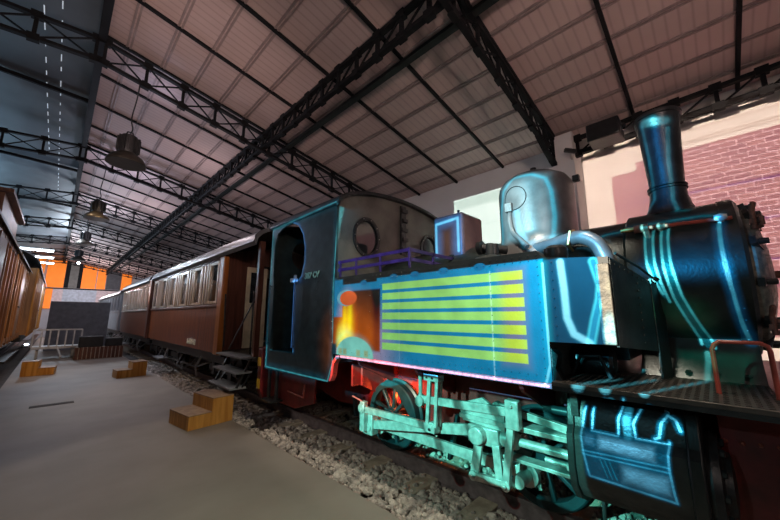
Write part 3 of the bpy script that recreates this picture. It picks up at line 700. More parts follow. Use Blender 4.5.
# boiler handrail
m=MB().tube([(2.86,.30,2.115),(2.86,-.15,2.10)],.012,10)
hr=LP('boiler_handrail',m,'redpipe',label='red boiler handrail')
part('joint',MB().lathe([(.03,-.04),(.03,.04)],(2.86,.30,2.115),1,12).tube([(2.86,.28,2.11),(2.88,.26,2.02)],.02,8),'rust',hr)
for y in (.20,-.10): part('stanchion',MB().tube([(2.86,y,2.11),(2.93,y,2.08)],.02,8).lathe([(.018,-.03),(.026,0),(.018,.03)],(2.86,y,2.112),1,12),'steel' if y<0 else 'rust',hr)
part('nozzle',MB().lathe([(.014,-.04),(.018,0),(.014,.05)],(2.86,.37,2.118),1,10),'brass',hr)
# running plate
m=MB().box(2.15,4.49,-.42,.75,1.085,1.11)
rp=LP('running_plate',m,'chequer',bevel=.003)
m=MB(); 
for i in range(27):
    for j in range(33):
        x=2.17+.026*i+.0; y=-.40+.034*j
        a=.008; s_=1 if (i+j)%2 else -1
        m.bar((x-a,y-a*s_,1.111),(x+a,y+a*s_,1.111),.005,.004)
q=part('chequer_pattern',m,'chequer',rp); q['kind']='stuff'
part('edge_angle',MB().box(2.15,2.17,-.42,.75,1.06,1.086),'black',rp)
LP('front_guard_rail',MB().tube([(2.42,.03,1.11)]+[(2.42,.03,1.33),(2.42,.02,1.355),(2.42,-.0,1.37)]+[(2.42,-.14,1.37),(2.42,-.165,1.355),(2.42,-.17,1.33),(2.42,-.17,1.11)],.010,10),'redpipe',label='red looped handrail on the running plate')
# items under the tank cut-out
LP('injector_body',MB().lathe([(.07,-.12),(.09,-.1),(.09,.1),(.07,.12)],(2.62,.62,1.20),1,20).tube([(2.45,.72,1.12),(2.45,.66,1.24),(2.45,.55,1.25),(2.45,.5,1.12)],.012,8),'black')
LP('tank_cutout_bracket',MB().plate([(.80,1.09),(.80,1.34),(.72,1.26),(.74,1.18),(.70,1.09)],[],0,SX+.01,SX+.1),'black')
LP('lower_boiler_cladding',MB().box(2.8,3.84,.45,2.9,1.2,1.75),'black')
# frames
fpl=[(4.80,.42),(4.80,1.08),(.9,1.08),(-.30,1.08),(-.30,.30),(.15,.24),(.55,.62),(1.4,.58),(1.9,.35),(2.35,.50),(2.95,.5),(3.3,.36),(3.9,.32),(4.4,.42)]
for x in (2.93,3.67): LP('frame_plate',MB().plate(fpl,[],0,x,x+.035),'red',bevel=.004)
LP('ash_pan',MB().box(2.98,3.66,1.5,3.2,.35,1.0),'red')
LP('firebox_guard',MB().plate([(2.55,1.02),(2.95,1.02),(2.95,.72),(2.75,.62),(2.55,.72)],[],1,2.95,2.98).box(2.45,2.93,3.00,3.03,.72,1.02),'red')
for y in (1.0,1.95,2.75): 
    LP('frame_bracket',MB().plate([(2.3,1.06),(2.93,1.06),(2.93,.75),(2.85,.75),(2.35,.98)],[],1,y,y+.03),'red')
# rear red side apron and beam
m=MB().plate([(4.86,.98),(4.86,.42),(4.80,.36),(4.70,.33),(3.98,.33),(3.86,.37),(3.55,.46),(3.55,.79),(3.9,.79),(3.9,.98)],[],0,2.30,2.33)
LP('rear_apron',m,'red',bevel=.004)
rb=LP('rear_buffer_beam',MB().plate([(2.19,.45),(2.19,1.02),(2.30,1.08),(4.34,1.08),(4.45,1.02),(4.45,.45),(4.38,.30),(4.28,.25),(2.36,.25),(2.26,.30)],[],1,4.78,4.90),'red',bevel=.01)
multi('edge_stripe',[MB().box(2.18,2.19,4.80,4.88,.47,.60),MB().box(2.18,2.19,4.80,4.88,.78,.90)],'yellow',rb)
st=LP('cab_step',MB().box(2.12,2.32,4.30,4.60,.36,.385),'black')
multi('step_hanger',[MB().bar((2.22,4.34,.80),(2.22,4.34,.38),.03,.05),MB().bar((2.22,4.56,.80),(2.22,4.56,.38),.03,.05)],'black',st)
LP('apron_pipe',MB().tube([(2.28,4.15,.52),(2.28,3.75,.50),(2.28,3.73,.66)],.010,8),'redpipe')
# front beam
fb=LP('front_buffer_beam',MB().box(2.30,4.34,-.40,-.27,.22,1.085),'red',bevel=.01)
m=MB()
for k in range(3):
    for z in (.5,.72,.94): m.dome_rivet((2.6+.1*k,-.27,z),1,.014,1)
for z in (.45,.6,.75,.9): m.dome_rivet((2.30,-.335,z),0,.014)
part('beam_rivets',m,'red',fb)
part('beam_gusset',MB().box(2.60,2.64,-.27,.06,.30,1.08),'red',fb,bevel=.004)
m=MB().rivets((2.60,-.22,.86),(2.60,.04,.84),.06,0,.013).rivets((2.60,-.2,.45),(2.60,-.2,.75),.1,0,.016); part('gusset_rivets',m,'redpipe',fb)
LP('front_vertical_pipe',MB().tube([(2.52,-.16,.74),(2.50,-.17,.72),(2.50,-.17,.2)],.011,8),'redpipe')
# wheels
def loco_wheel(cy,r,x=RX[0],face=2.755):
    o=LP('driving_wheel',MB().lathe([(r-.07,0),(r-.012,0),(r,.012),(r,.085),(r+.022,.10),(r+.022,.115),(r-.06,.115),(r-.075,.08),(r-.07,0)],(face,cy,r+.06),0,56),'tyre')
    part('hub',MB().lathe([(.03,-.03),(.065,-.03),(.075,0),(.075,.10),(.03,.10)],(face,cy,r+.06),0,24),'tyre',o)
    for k in range(9):
        a=2*PI*k/9+.3; c,s_=math.cos(a),math.sin(a)
        part('spoke',MB().bar((face+.045,cy+c*.06,r+.06+s_*.06),(face+.045,cy+c*(r-.06),r+.06+s_*(r-.06)),.034,.05,up=(1,0,0)),'tyre',o,bevel=.008)
    cw=[(cy+(r-.06)*math.cos(R(a)),r+.06+(r-.06)*math.sin(R(a))) for a in range(100,181,10)]
    part('counterweight',MB().plate(cw,[],0,face+.01,face+.08),'tyre',o)
    return o
WR=.355; WZ=WR+.06
for cy in (2.70,1.08):
    loco_wheel(cy,WR)
    o=LP('driving_wheel',MB().lathe([(.05,0),(WR-.02,0),(WR,-.02),(WR,-.09),(.05,-.1)],(3.885,cy,WZ),0,40),'tyre')
    LP('axle',MB().tube([(2.8,cy,WZ),(3.85,cy,WZ)],.06,12),'black')
# motion
GX=2.50
def rod(p,q,w,t=.035,m='steel',x=GX,name='rod',ends=True,er=None):
    (y0,z0),(y1,z1)=p,q; mb=MB().bar((x,y0,z0),(x,y1,z1),t,w,up=(0,0,1) if abs(y1-y0)>abs(z1-z0) else (0,1,0))
    if ends:
        e=er or w*.85
        for yy,zz in (p,q): mb.lathe([(e,-t*.7),(e,t*.7)],(x,yy,zz),0,16).lathe([(e*.4,-t*1.3),(e*.4,-t*.7)],(x,yy,zz),0,10)
    return LP(name,mb,m,bevel=.003)
# crank pins
LP('crank_pin',MB().tube([(2.46,2.76,.34),(2.76,2.76,.34)],.045,14),'steel')
LP('crank_pin',MB().tube([(2.46,1.14,.33),(2.76,1.14,.33)],.045,14),'steel')
rod((2.74,.33),(1.14,.33),.085,.04,x=2.64,name='coupling_rod',er=.085)
cr=rod((2.76,.36),(1.42,.60),.085,.045,x=2.52,name='connecting_rod',er=.06)
part('big_end',MB().box(2.47,2.57,2.70,2.84,.26,.47),'steel',cr,bevel=.012)
rod((2.80,.52),(1.88,.54),.06,.035,x=2.44,name='eccentric_rod',er=.045)
LP('return_crank',MB().box(2.41,2.47,2.76,2.83,.30,.60).lathe([(.05,-.03),(.05,.03)],(2.43,2.80,.53),0,16),'steel',bevel=.008)
LP('lubricator_spout',MB().tube([(2.42,2.80,.60),(2.40,2.94,.635)],.008,6),'pinkred')
lk=LP('expansion_link',MB().bar((2.42,1.80,.97),(2.42,1.83,.55),.03,.03,up=(0,1,0)).bar((2.42,1.88,.98),(2.42,1.92,.53),.03,.035,up=(0,1,0)).bar((2.47,1.80,.97),(2.47,1.83,.55),.03,.03,up=(0,1,0)).box(2.40,2.49,1.78,1.94,.93,.99).box(2.40,2.48,1.83,1.95,.50,.57),'steel',bevel=.004)
part('link_bolts',MB().dome_rivet((2.39,1.84,.96),0,.012).dome_rivet((2.39,1.88,.53),0,.014).dome_rivet((2.39,1.90,.96),0,.01),'sooty',lk)
LP('reversing_hanger',MB().tube([(2.43,1.99,1.06),(2.43,2.0,.99),(2.43,2.0,.76)],.018,10).lathe([(.045,-.03),(.045,.03)],(2.43,2.0,.74),0,16),'steel')
rod((2.0,.755),(1.17,.80),.065,.03,x=2.44,name='radius_rod',er=.04)
rod((1.30,.81),(.74,.735),.05,.04,x=2.52,name='valve_spindle_rod',er=.03)
cl=rod((1.12,.86),(1.20,.31),.05,.035,x=2.40,name='combination_lever',er=.035)
part('lever_head',MB().box(2.37,2.44,1.07,1.17,.70,.90),'steel',cl,bevel=.01)
rod((1.20,.31),(1.47,.29),.045,.035,x=2.42,name='union_link',er=.035)
ch_=LP('crosshead',MB().box(2.43,2.56,1.26,1.52,.52,.65).lathe([(.065,-.07),(.065,.0)],(2.44,1.42,.59),0,20).lathe([(.05,-.02),(.06,0),(.06,.1),(.045,.12)],(2.5,1.15,.59),1,18),'steel',bevel=.008)
part('drop_arm',MB().bar((2.43,1.42,.55),(2.43,1.47,.29),.03,.07,up=(0,1,0)).bar((2.43,1.28,.55),(2.43,1.26,.30),.03,.06,up=(0,1,0)).bar((2.43,1.24,.30),(2.43,1.50,.27),.03,.05),'steel',ch_,bevel=.005)
multi('slide_bar',[MB().box(2.44,2.58,.66,1.60,.68,.715),MB().box(2.46,2.56,.66,1.30,.46,.485)],'steel',loco,.004)
LP('motion_plate',MB().plate([(1.58,.66),(1.22,.64),(1.22,.76),(1.40,.86),(1.62,.78)],[],0,2.46,2.49),'steel',bevel=.004,label='grey motion bracket plate')
LP('piston_rod',MB().tube([(2.5,1.25,.59),(2.5,.66,.59)],.030,14).lathe([(.045,0),(.045,.10)],(2.5,.68,.59),1,18),'steel')
LP('valve_spindle',MB().tube([(2.5,.95,.525),(2.5,.66,.525)],.018,10).lathe([(.03,0),(.03,.06),(.02,.1)],(2.46,.70,.53),1,14),'steel')
LP('lubricator',MB().bar((2.66,.66,.84),(2.66,1.0,.82),.04).lathe([(.05,0),(.05,.09),(.03,.09),(.03,.2)],(2.62,.72,.83),1,14),'tyre')
multi('brake_hanger',[MB().bar((2.72,1.8,.6),(2.72,1.9,.2),.05,.03),MB().bar((2.72,3.3,.55),(2.72,3.25,.3),.05,.03)],'tyre',loco)
# cylinder with cladding
cs=[(2.80,1.06),(2.56,1.06),(2.44,1.045),(2.36,.995),(2.325,.93),(2.315,.84),(2.28,.80),(2.27,.62),(2.29,.52),(2.36,.44),(2.48,.385),(2.60,.38),(2.72,.42),(2.80,.55)]
cy_=LP('cylinder_block',MB().plate([(x,z) for x,z in cs],[],1,.17,.70),'sooty',bevel=.012)
part('rear_flange',MB().plate([(CX0+(x-2.54)*1.05,.74+(z-.74)*1.06) for x,z in cs for CX0 in (2.54,)],[],1,.69,.73),'black',cy_,bevel=.006)
part('front_flange',MB().plate([(2.54+(x-2.54)*1.07,.73+(z-.73)*1.05) for x,z in cs],[],1,.12,.18),'black',cy_,bevel=.01)
cc=part('cylinder_cover',MB().lathe([(.245,.02),(.25,-.02),(.235,-.05),(.16,-.06),(.15,-.09),(.06,-.10),(0,-.10)],(2.55,.12,.64),1,40),'sooty',cy_)
for k in range(12):
    a=2*PI*k/12; part('cover_nut',MB().lathe([(.02,0),(.02,-.025),(.012,-.03)],(2.55+.2*math.cos(a),.075,.64+.2*math.sin(a)),1,6),'sooty',cy_)
multi('drain_cock',[MB().tube([(2.33,.24,1.00),(2.40,.2,1.06)],.014,8),MB().tube([(2.36,.16,.96),(2.40,.14,1.05)],.014,8),MB().box(2.30,2.40,.66,.70,.90,1.04)],'sooty',cy_)
multi('cylinder_drain',[MB().tube([(2.5,.62,.40),(2.48,.62,.2),(2.44,.66,.05)],.012,8),MB().tube([(2.5,.25,.40),(2.5,.25,.12)],.012,8)],'sooty',loco)

# ------------------------------------------------------------------ LIGHTS
def gobo(name,loc,PX,energy,shapes,base=(0,0,0)):
    """A projector lamp: a point source whose nodes give the projected picture, drawn in (Y,Z) metres on the plane X=PX."""
    ld=bpy.data.lights.new(name,'POINT'); ld.energy=energy; ld.shadow_soft_size=0.0
    ld.use_nodes=True; nt=ld.node_tree; N=nt.nodes; L=nt.links; N.clear()
    out=N.new('ShaderNodeOutputLight'); em=N.new('ShaderNodeEmission'); L.new(em.outputs[0],out.inputs[0])
    tc=N.new('ShaderNodeTexCoord'); sp=N.new('ShaderNodeSeparateXYZ'); L.new(tc.outputs['Normal'],sp.inputs[0])
    def math_(op,a,b=None,c=None,clamp=False):
        n=N.new('ShaderNodeMath'); n.operation=op; n.use_clamp=clamp
        for i,q in enumerate((a,b,c)):
            if q is None: continue
            if isinstance(q,(int,float)): n.inputs[i].default_value=q
            else: L.new(q,n.inputs[i])
        return n.outputs[0]
    def vm(op,a,b=None,c=None,sc=None):
        n=N.new('ShaderNodeVectorMath'); n.operation=op
        for i,q in enumerate((a,b,c)):
            if q is None: continue
            if isinstance(q,(tuple,list)): n.inputs[i].default_value=q
            else: L.new(q,n.inputs[i])
        if sc is not None: n.inputs['Scale'].default_value=sc
        return n
    D=PX-loc[0]; sgx=1 if D>0 else -1
    dx=sp.outputs[0]
    u=math_('MULTIPLY_ADD',math_('DIVIDE',sp.outputs[1],dx),D,loc[1]); v=math_('MULTIPLY_ADD',math_('DIVIDE',sp.outputs[2],dx),D,loc[2])
    cb=N.new('ShaderNodeCombineXYZ'); L.new(u,cb.inputs[0]); L.new(v,cb.inputs[1]); P=cb.outputs[0]
    def mr(x,a,b,c=0,d=1,smooth=True):
        n=N.new('ShaderNodeMapRange'); n.interpolation_type='SMOOTHSTEP' if smooth else 'LINEAR'
        L.new(x,n.inputs[0])
        for i,q in zip((1,2,3,4),(a,b,c,d)): n.inputs[i].default_value=q
        return n.outputs[0]
    acc=None
    def put(mask,col,mode,acc):
        if mode=='mix':
            n=N.new('ShaderNodeMix'); n.data_type='RGBA'; L.new(mask,n.inputs['Factor']); L.new(acc,n.inputs['A'])
            if isinstance(col,tuple): n.inputs['B'].default_value=(*col,1)
            else: L.new(col,n.inputs['B'])
            return n.outputs['Result']
        return vm('MULTIPLY_ADD',mask,col,acc).outputs[0]
    def prj(q):
        if len(q)==2: return q
        k=D/(q[0]-loc[0]); return (loc[1]+(q[1]-loc[1])*k, loc[2]+(q[2]-loc[2])*k)
    n0=N.new('ShaderNodeCombineXYZ'); 
    for i in range(3): n0.inputs[i].default_value=base[i]
    acc=n0.outputs[0]
    P0=P
    for s in shapes:
        k=s[0]
        P=vm('MULTIPLY_ADD',acc,(1e-7,1e-7,0),P0).outputs[0]   # keeps the long chain evaluated in order
        if k=='line':       # ('line', pts, half width, colour, glow width, glow colour)
            pts=[prj(q) for q in s[1]]; d=None
            for a,b in zip(pts[:-1],pts[1:]):
                ba=(b[0]-a[0],b[1]-a[1]); q=ba[0]**2+ba[1]**2+1e-9
                pa=vm('SUBTRACT',P,(a[0],a[1],0)).outputs[0]
                h=math_('ADD',vm('DOT_PRODUCT',pa,(ba[0]/q,ba[1]/q,0)).outputs['Value'],0.,clamp=True)
                r=vm('MULTIPLY_ADD',h,(-ba[0],-ba[1],0),pa).outputs[0]
                l=vm('LENGTH',r).outputs['Value']; d=l if d is None else math_('MINIMUM',d,l)
            if s[4]: acc=put(mr(d,s[4],0),s[5],'add',acc)
            acc=put(mr(d,s[2]*1.5,s[2]*.5),s[3],'add',acc)
        elif k=='box':      # ('box', u0,u1,v0,v1, colour, soft, mode)
            _,u0,u1,v0,v1,col,soft,mode=s
            q=vm('ABSOLUTE',vm('SUBTRACT',P,((u0+u1)/2,(v0+v1)/2,0)).outputs[0]).outputs[0]
            q=vm('SUBTRACT',q,((u1-u0)/2,(v1-v0)/2,0)).outputs[0]
            x=N.new('ShaderNodeSeparateXYZ'); L.new(q,x.inputs[0])
            acc=put(mr(math_('MAXIMUM',x.outputs[0],x.outputs[1]),soft,-soft),col,mode,acc)
        elif k=='ell':      # ('ell', u,v,ru,rv,colour,soft,mode)
            _,a,b,ru,rv,col,soft,mode=s
            q=vm('MULTIPLY',vm('SUBTRACT',P,(a,b,0)).outputs[0],(1/ru,1/rv,0)).outputs[0]
            acc=put(mr(vm('LENGTH',q).outputs['Value'],1+soft,1-soft),col,mode,acc)
        elif k=='grad':     # ('grad',u0,u1,v0,v1,colbottom,coltop,soft,mode)
            _,u0,u1,v0,v1,ca,cb_,soft,mode=s
            q=vm('ABSOLUTE',vm('SUBTRACT',P,((u0+u1)/2,(v0+v1)/2,0)).outputs[0]).outputs[0]
            q=vm('SUBTRACT',q,((u1-u0)/2,(v1-v0)/2,0)).outputs[0]
            x=N.new('ShaderNodeSeparateXYZ'); L.new(q,x.inputs[0])
            t=mr(v if s[0]=='grad' else u,v0,v1)
            n=N.new('ShaderNodeMix'); n.data_type='RGBA'; L.new(t,n.inputs['Factor']); n.inputs['A'].default_value=(*ca,1); n.inputs['B'].default_value=(*cb_,1)
            m2=mr(math_('MAXIMUM',x.outputs[0],x.outputs[1]),soft,-soft)
            acc=put(m2,n.outputs['Result'],mode,acc)
        elif k=='brick':    # ('brick',u0,u1,v0,v1)
            _,u0,u1,v0,v1,ca,cb_,cm=s
            b=N.new('ShaderNodeTexBrick'); L.new(P,b.inputs['Vector'])
            b.inputs['Color1'].default_value=(*ca,1); b.inputs['Color2'].default_value=(*cb_,1); b.inputs['Mortar'].default_value=(*cm,1)
            b.inputs['Scale'].default_value=1; b.inputs['Brick Width'].default_value=.16; b.inputs['Row Height'].default_value=.068; b.inputs['Mortar Size'].default_value=.006; b.inputs['Mortar Smooth'].default_value=.3
            q=vm('ABSOLUTE',vm('SUBTRACT',P,((u0+u1)/2,(v0+v1)/2,0)).outputs[0]).outputs[0]
            q=vm('SUBTRACT',q,((u1-u0)/2,(v1-v0)/2,0)).outputs[0]
            x=N.new('ShaderNodeSeparateXYZ'); L.new(q,x.inputs[0])
            acc=put(mr(math_('MAXIMUM',x.outputs[0],x.outputs[1]),.004,-.004),b.outputs['Color'],'mix',acc)
    # only forwards
    g=math_('GREATER_THAN' if sgx>0 else 'LESS_THAN',dx,0.05*sgx)
    fin=vm('MULTIPLY',acc,g).outputs[0]
    # even out the fall-off of the flat projected picture: intensity ~ 1/cos^3
    fin=vm('MAXIMUM',fin,(0,0,0)).outputs[0]
    c3=math_('POWER',math_('ABSOLUTE',dx),3.0); fin=vm('DIVIDE',fin,c3).outputs[0]
    L.new(fin,em.inputs['Color']); em.inputs['Strength'].default_value=1
    o=bpy.data.objects.new(name,ld); COL.objects.link(o); o.location=loc; return o
SIDE=(-3.5,1.6,3.0)
#SHAPES
BL=(.0,.30,.60); CY_=(.15,.85,1.0)
def G(X,Y,Z):
    k=(2.2-SIDE[0])/(X-SIDE[0]); return (SIDE[1]+(Y-SIDE[1])*k,SIDE[2]+(Z-SIDE[2])*k)
sh=[]
add=sh.append
add(('box',-.6,4.8,.42,2.9,(.002,.005,.006),.02,'add'))          # black level of the projector
add(('box',.66,2.98,.385,1.03,(.045,.25,.21),.012,'add'))         # valve gear
for a in (1.02,1.34,1.66,2.12): add(('line',[(a,1.0),(a-.28,.30)],.04,(-.04,-.20,-.17),0,None))
add(('box',3.05,4.7,.78,2.8,(.0,.006,.012),.02,'add'))           # cab
add(('line',[(3.14,.79),(3.055,1.0),(3.08,1.79),(3.03,2.83),(4.68,2.80),(4.66,.79),(3.14,.79)],.008,CY_,.10,(.0,.09,.15)))
add(('line',[(3.92,1.05),(3.92,1.92),(3.78,2.02),(3.72,2.2),(3.73,2.4),(3.79,2.58),(3.92,2.74),(4.08,2.80)],.009,(.05,.28,.8),.06,(.0,.04,.16)))
add(('line',[(3.91,1.05),(4.56,1.03)],.006,(.05,.3,.4),.03,(.0,.06,.1)))
add(('box',.76,3.04,1.05,1.84,BL,.006,'mix'))                    # tank side
add(('box',.76,2.35,1.6,1.87,BL,.006,'mix'))
for a in (2.12,1.86,1.55,1.22,2.55): add(('ell',a,1.865 if a<2.3 else 1.84,.05,.028,(.0,.2,.45),.08,'mix'))
add(('box',.395,.76,1.34,1.86,(.0,.06,.13),.006,'mix'))
add(('grad',2.30,3.06,1.165,1.765,(.08,.012,.0),(.018,.004,.0),.015,'mix'))   # firebox picture
add(('ell',2.68,1.20,.40,.36,(.85,.14,.0),.9,'add'))
add(('box',2.31,2.40,1.16,1.765,(-.2,-.05,.0),.05,'add'))
add(('box',2.90,3.06,1.49,1.90,BL,.010,'mix'))
add(('box',2.99,3.07,1.05,1.20,(.0,.06,.10),.015,'mix'))
add(('ell',2.82,1.40,.13,.27,(1.1,.22,.0),.8,'add'))
add(('ell',2.80,1.36,.085,.22,(.2,.75,.0),.8,'add'))
add(('ell',2.92,1.28,.06,.13,(.3,.8,.05),.8,'add'))
add(('ell',2.84,1.25,.11,.12,(.2,.7,.3),.8,'add'))
add(('ell',2.76,1.50,.03,.17,(.3,.5,.0),.8,'add'))
add(('ell',2.86,1.49,.025,.14,(.3,.4,.0),.8,'add'))
add(('line',[(2.98,1.22),(2.93,1.28),(2.82,1.34),(2.706,1.305),(2.6,1.30),(2.50,1.26),(2.40,1.17)],.009,(.0,.05,.06),.05,(-.2,.1,.12)))
add(('ell',2.69,1.10,.295,.19,(.36,1.0,.85),.05,'mix'))
for a in (2.92,2.84,2.62,2.50): add(('box',a-.03,a+.03,1.10,1.16,(.15,-.3,-.45),.01,'add'))
add(('box',2.36,2.99,1.03,1.082,(.0,.26,.48),.01,'mix'))
add(('ell',2.84,1.695,.16,.088,(.25,.62,.8),.05,'mix'))
add(('ell',2.80,1.69,.145,.078,(1.15,.17,.03),.06,'mix'))
for i in range(7):                                               # stripes
    z0=1.747-.0925*i; add(('box',.90,2.27,z0,z0+.062,(.46,1.0,.24),.004,'mix'))
add(('box',.90,1.06,1.18,1.81,(.22,-.05,-.16),.06,'add'))
add(('line',[(1.14,1.06),(1.14,1.82)],.005,(.25,.25,.25),.02,(.0,.12,.12)))
add(('line',[(2.05,1.06),(2.05,1.82)],.004,(.15,.15,.15),0,None))
add(('line',[(.80,1.08),(.765,1.2),(.765,1.84)],.008,(.2,.5,.5),.05,(.0,.16,.2)))
add(('line',[(3.0,1.068),(.78,1.068)],.006,(.5,.5,.65),.03,(.06,.12,.2)))
add(('line',[(.657,1.837),(.648,1.66),(.646,1.488),(.615,1.393),(.536,1.345)],.020,(.22,.50,.55),.045,(.0,.14,.22)))
add(('line',[(.476,1.82),(.448,1.677),(.462,1.591),(.497,1.477),(.53,1.345)],.024,(.05,.50,.58),.03,(.0,.06,.09)))
add(('line',[(.476,1.82),(.448,1.677),(.462,1.591),(.497,1.477),(.53,1.345)],.014,(-.04,-.38,-.38),0,None))
add(('box',.385,.452,1.30,1.86,(.17,.15,.12),.006,'mix'))
add(('ell',.42,1.40,.03,.09,(.1,.4,.45),.6,'add'))
# dome
add(('box',1.03,1.45,2.29,2.85,(.14,.42,.52),.05,'mix'))
add(('ell',1.30,2.6,.12,.26,(.25,.28,.25),.6,'add'))
add(('line',[(1.455,2.27),(1.455,2.586),(1.40,2.77),(1.292,2.855),(1.141,2.845),(1.046,2.79),(1.02,2.687),(1.012,2.48),(1.03,2.276)],.012,(.0,.45,.62),.045,(.0,.2,.3)))
add(('line',[(1.277,2.541),(1.261,2.381),(1.182,2.233),(1.103,2.275),(.95,2.31)],.022,(.15,.45,.6),.06,(.0,.2,.3)))
add(('line',[G(2.93,1.05,2.10),G(2.88,.86,2.11),G(2.82,.68,2.11),G(2.80,.58,2.05),G(2.79,.53,1.93)],.05,(.12,.32,.46),.08,(.0,.10,.2)))
add(('box',1.24,1.31,2.50,2.56,(.0,.25,.35),.01,'add'))
# sand box outline
add(('line',[(2.125,2.30),(2.125,2.605),(1.865,2.625),(1.865,2.30)],.014,(.1,.65,.95),.12,(.0,.14,.42)))
# smokebox
add(('line',[(.423,2.23),(.423,2.159),(.41,1.951),(.393,1.874),(.357,1.772)],.0065,(.15,.9,1.0),.018,(.0,.16,.22)))
add(('line',[(.383,2.23),(.383,2.15),(.372,1.947),(.355,1.835),(.335,1.73)],.0065,(.15,.9,1.0),.018,(.0,.16,.22)))
add(('line',[(.345,2.23),(.343,2.142),(.333,1.93),(.312,1.749),(.275,1.600),(.262,1.52)],.0065,(.15,.9,1.0),.018,(.0,.16,.22)))
add(('line',[(.312,2.23),(.31,2.135),(.298,1.939),(.274,1.758),(.235,1.60),(.21,1.50)],.0065,(.15,.9,1.0),.018,(.0,.16,.22)))
add(('line',[(.092,2.19),(.077,1.954),(.066,1.76),(.070,1.552)],.009,(.15,.75,1.0),.045,(.0,.16,.42)))
add(('line',[(.070,1.552),(.225,1.545)],.006,(.05,.3,.4),.02,(.0,.1,.2)))
add(('ell',.18,1.98,.22,.12,(.0,.05,.13),.6,'add'))
add(('ell',.28,1.66,.10,.08,(.0,.06,.02),.6,'add'))
add(('line',[(.75,2.20),(.65,2.235),(.463,2.253),(.178,2.259),(.09,2.24)],.009,(.0,.35,.5),.05,(.0,.10,.18)))
add(('line',[(.403,2.2),(.391,1.95),(.372,1.85),(.35,1.76)],.012,(.0,.16,.22),0,None))
add(('line',[(.328,2.2),(.315,1.94),(.293,1.755),(.255,1.60),(.236,1.51)],.012,(.0,.16,.22),0,None))
# chimney
add(('line',[(.448,3.03),(.438,2.785),(.440,2.5),(.49,2.44),(.56,2.40)],.010,(.05,.5,.7),.035,(.0,.14,.28)))
add(('line',[(.313,2.965),(.335,2.74),(.34,2.464),(.311,2.36),(.25,2.34)],.010,(.05,.5,.6),.035,(.0,.12,.2)))
add(('line',[(.43,3.045),(.325,3.02)],.026,(.2,.8,.9),.06,(.0,.3,.4)))
add(('box',.33,.43,2.42,3.0,(.0,.05,.14),.03,'add'))
# coal rail
add(('box',1.7,3.04,1.965,2.145,(.022,.012,.07),.012,'add'))
add(('box',-1.2,4.6,-.25,.345,(.020,.018,.0155),.10,'add'))  # warm band added to the picture to light gravel and near rail
add(('ell',1.0,-.7,2.2,1.0,(.001,.010,.007),.9,'add'))
# running plate strips
add(('line',[(.600,1.085),(.548,1.194)],.028,(.1,.6,.8),.01,(.0,.1,.2)))
add(('line',[(.465,1.088),(.409,1.231)],.024,(.1,.6,.8),.01,(.0,.1,.2)))
add(('line',[(.292,1.096),(.228,1.285)],.020,(.1,.6,.8),.01,(.0,.1,.2)))
add(('line',[(.242,1.47),(.237,1.305)],.012,(.15,.7,.7),.03,(.0,.15,.15)))
add(('box',.07,.36,1.29,1.47,(.0,.08,.05),.03,'add'))
# cylinder
add(('line',[(.648,1.006),(.668,.874),(.659,.751),(.635,.624),(.26,.615),(.274,.757),(.272,.896)],.005,(.1,.6,.85),.018,(.0,.16,.3)))
add(('line',[(.606,1.007),(.618,.873),(.49,.872),(.486,.962),(.468,1.038)],.005,(.1,.6,.85),.018,(.0,.14,.25)))
add(('line',[(.383,1.053),(.419,.952),(.411,.879),(.278,.884)],.005,(.1,.6,.85),.018,(.0,.14,.25)))
add(('line',[(.44,1.03),(.45,.95),(.445,.88)],.018,(.03,.3,.42),.03,(.0,.08,.14)))
add(('line',[(.330,.900),(.312,.908),(.298,.989),(.275,1.03),(.243,1.01),(.225,.961)],.006,(.1,.55,.75),.025,(.0,.14,.25)))
add(('line',[(.661,.732),(.275,.746)],.004,(.05,.45,.65),.015,(.0,.1,.2)))
add(('line',[(.661,.752),(.275,.768)],.004,(.05,.45,.65),.015,(.0,.1,.2)))
add(('box',.275,.655,.62,.88,(.0,.15,.28),.012,'add'))
add(('box',.335,.575,.785,.85,(.20,.68,.95),.022,'add'))
add(('box',.285,.47,.645,.715,(.20,.68,.95),.025,'add'))
add(('box',.60,.65,.79,.85,(.05,.2,.3),.015,'add'))
for d in (0,.022,.044): add(('line',[(.575-d,.725),(.545-d,.64)],.003,(.0,.3,.45),0,None))
gobo('side_projector',SIDE,2.2,13000,sh)
# facade picture on the right wall
CR=(1.0,.78,.64); fs=[]
fs.append(('box',-3,1.31,.2,4.27,CR,.01,'mix'))
fs.append(('brick',-3,.93,1.25,3.72,(.40,.13,.14),(.58,.22,.20),(1.0,.58,.60)))
fs.append(('brick',-3,.60,3.70,3.86,(.40,.13,.14),(.58,.22,.20),(1.0,.58,.60)))
for z in (4.12,3.97,3.93,4.2): fs.append(('line',[(-2.5,z),(1.25,z)],.008,(-.25,-.24,-.2),.03,(-.08,-.08,-.08)))
for z in (3.62,3.25,2.9,2.5): fs.append(('line',[(.95,z),(1.28,z)],.008,(-.35,-.32,-.27),0,None))
for z in (3.22,2.72,2.2,1.9): fs.append(('line',[(-2.5,z),(.9,z-.02)],.014,(-.12,-.06,.02),.05,(-.05,-.03,.0)))
for a in (-.1,-.75,.45): fs.append(('box',a-.07,a+.07,4.19,4.3,(-.45,-.4,-.35),.01,'add'))
gobo('facade_projector',(3.4,-3.0,4.05),6.06,360,fs)
gobo('window_projector',(4.2,6.2,4.2),6.0,190,[('box',1.75,4.0,1.5,4.08,(.80,1.0,.92),.012,'mix'),('box',1.75,4.0,3.86,4.06,(-.25,-.25,-.25),.01,'add'),('line',[(1.75,3.84),(4.0,3.84)],.008,(-.3,-.3,-.3),0,None),('line',[(1.75,3.42),(4.0,3.42)],.008,(-.3,-.3,-.3),0,None)])

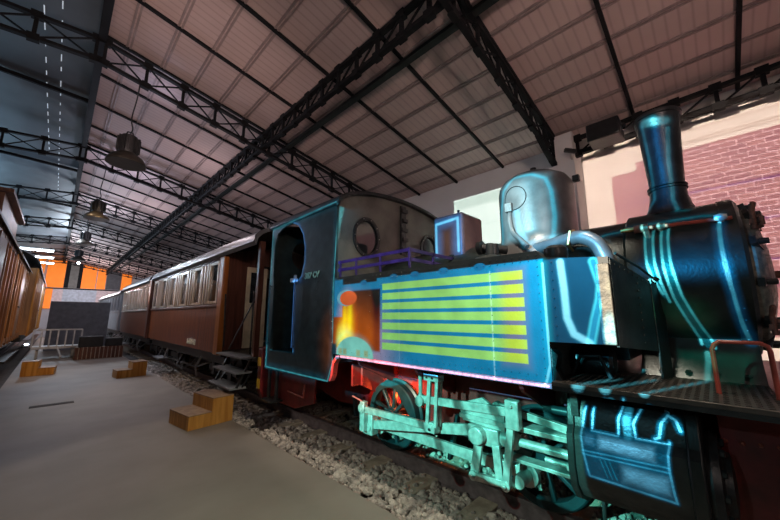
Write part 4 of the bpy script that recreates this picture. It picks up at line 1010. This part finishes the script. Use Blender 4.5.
def point(loc,e,col,r=.15):
    ld=bpy.data.lights.new('lamp','POINT'); ld.energy=e; ld.color=col; ld.shadow_soft_size=r
    o=bpy.data.objects.new('lamp',ld); COL.objects.link(o); o.location=loc; return o
def spot(loc,tgt,e,col,ang,blend=.3,r=.1):
    ld=bpy.data.lights.new('spot','SPOT'); ld.energy=e; ld.color=col; ld.shadow_soft_size=r; ld.spot_size=R(ang); ld.spot_blend=blend
    o=bpy.data.objects.new('spot',ld); COL.objects.link(o); o.location=loc
    o.rotation_euler=(Vector(tgt)-Vector(loc)).to_track_quat('-Z','Y').to_euler(); return o
spot((1.6,.5,4.9),(1.6,2.1,0),430,(1,.90,.72),62,.15,.06)      # warm spot added over the floor, its rim imitating a shadow edge
spot((-.8,-1.8,3.1),(2.8,3.0,6.6),440,(1,.74,.66),112,.8,.3)    # unseen fill added for the roof, standing in for wall bounce
spot((.2,3.5,3.2),(1.5,7.0,5.4),110,(1,.74,.68),120,.9,.3)  # second unseen fill added for the roof slope
point((.2,-1.2,3.6),14,(1,.84,.74),.3)  # soft room fill added behind the camera
point((2.89,2.62,.58),7,(1,.13,.02),.02)                       # unseen red light added between wheel and frame
point((.75,6.6,5.0),7,(.70,.72,1.),.06)
point((.75,11.0,4.6),40,(.74,.74,1.),.06)
point((2.0,8.5,4.1),36,(.9,.76,.82),.06)  # added to lighten the middle of the ceiling
point((1.6,13.5,4.1),60,(.85,.78,.88),.06)  # further fill added for the ceiling beyond
point((1.5,-1.1,1.3),6,(1,.8,.7),.1)  # small warm fill added for the front beam and cylinder end
point((.75,15.5,4.5),80,(.75,.82,1.),.06)
point((-.2,24,4.2),330,(.72,.85,1.),.2)
point((1.6,31,3.4),330,(.95,.85,.9),.2)  # fill added to brighten the end wall
point((-3.2,13,4.3),200,(.42,.72,1.),.3)
point((-3.2,20,4.3),330,(.45,.75,1.),.3)
spot((-.45,10.,4.8),(2.2,8.2,1.4),160,(1,.72,.45),75,.6,.1)
spot((-.4,15.,4.8),(2.2,12.5,2.1),420,(.8,.88,1.),75,.6,.1)
spot((.9,8.0,4.6),(-.9,12,1.8),330,(1,.66,.32),50,.6,.1)

w=bpy.data.worlds.new('world'); S.world=w; w.use_nodes=True
bg=w.node_tree.nodes['Background']; bg.inputs[0].default_value=(.55,.50,.55,1); bg.inputs[1].default_value=.11
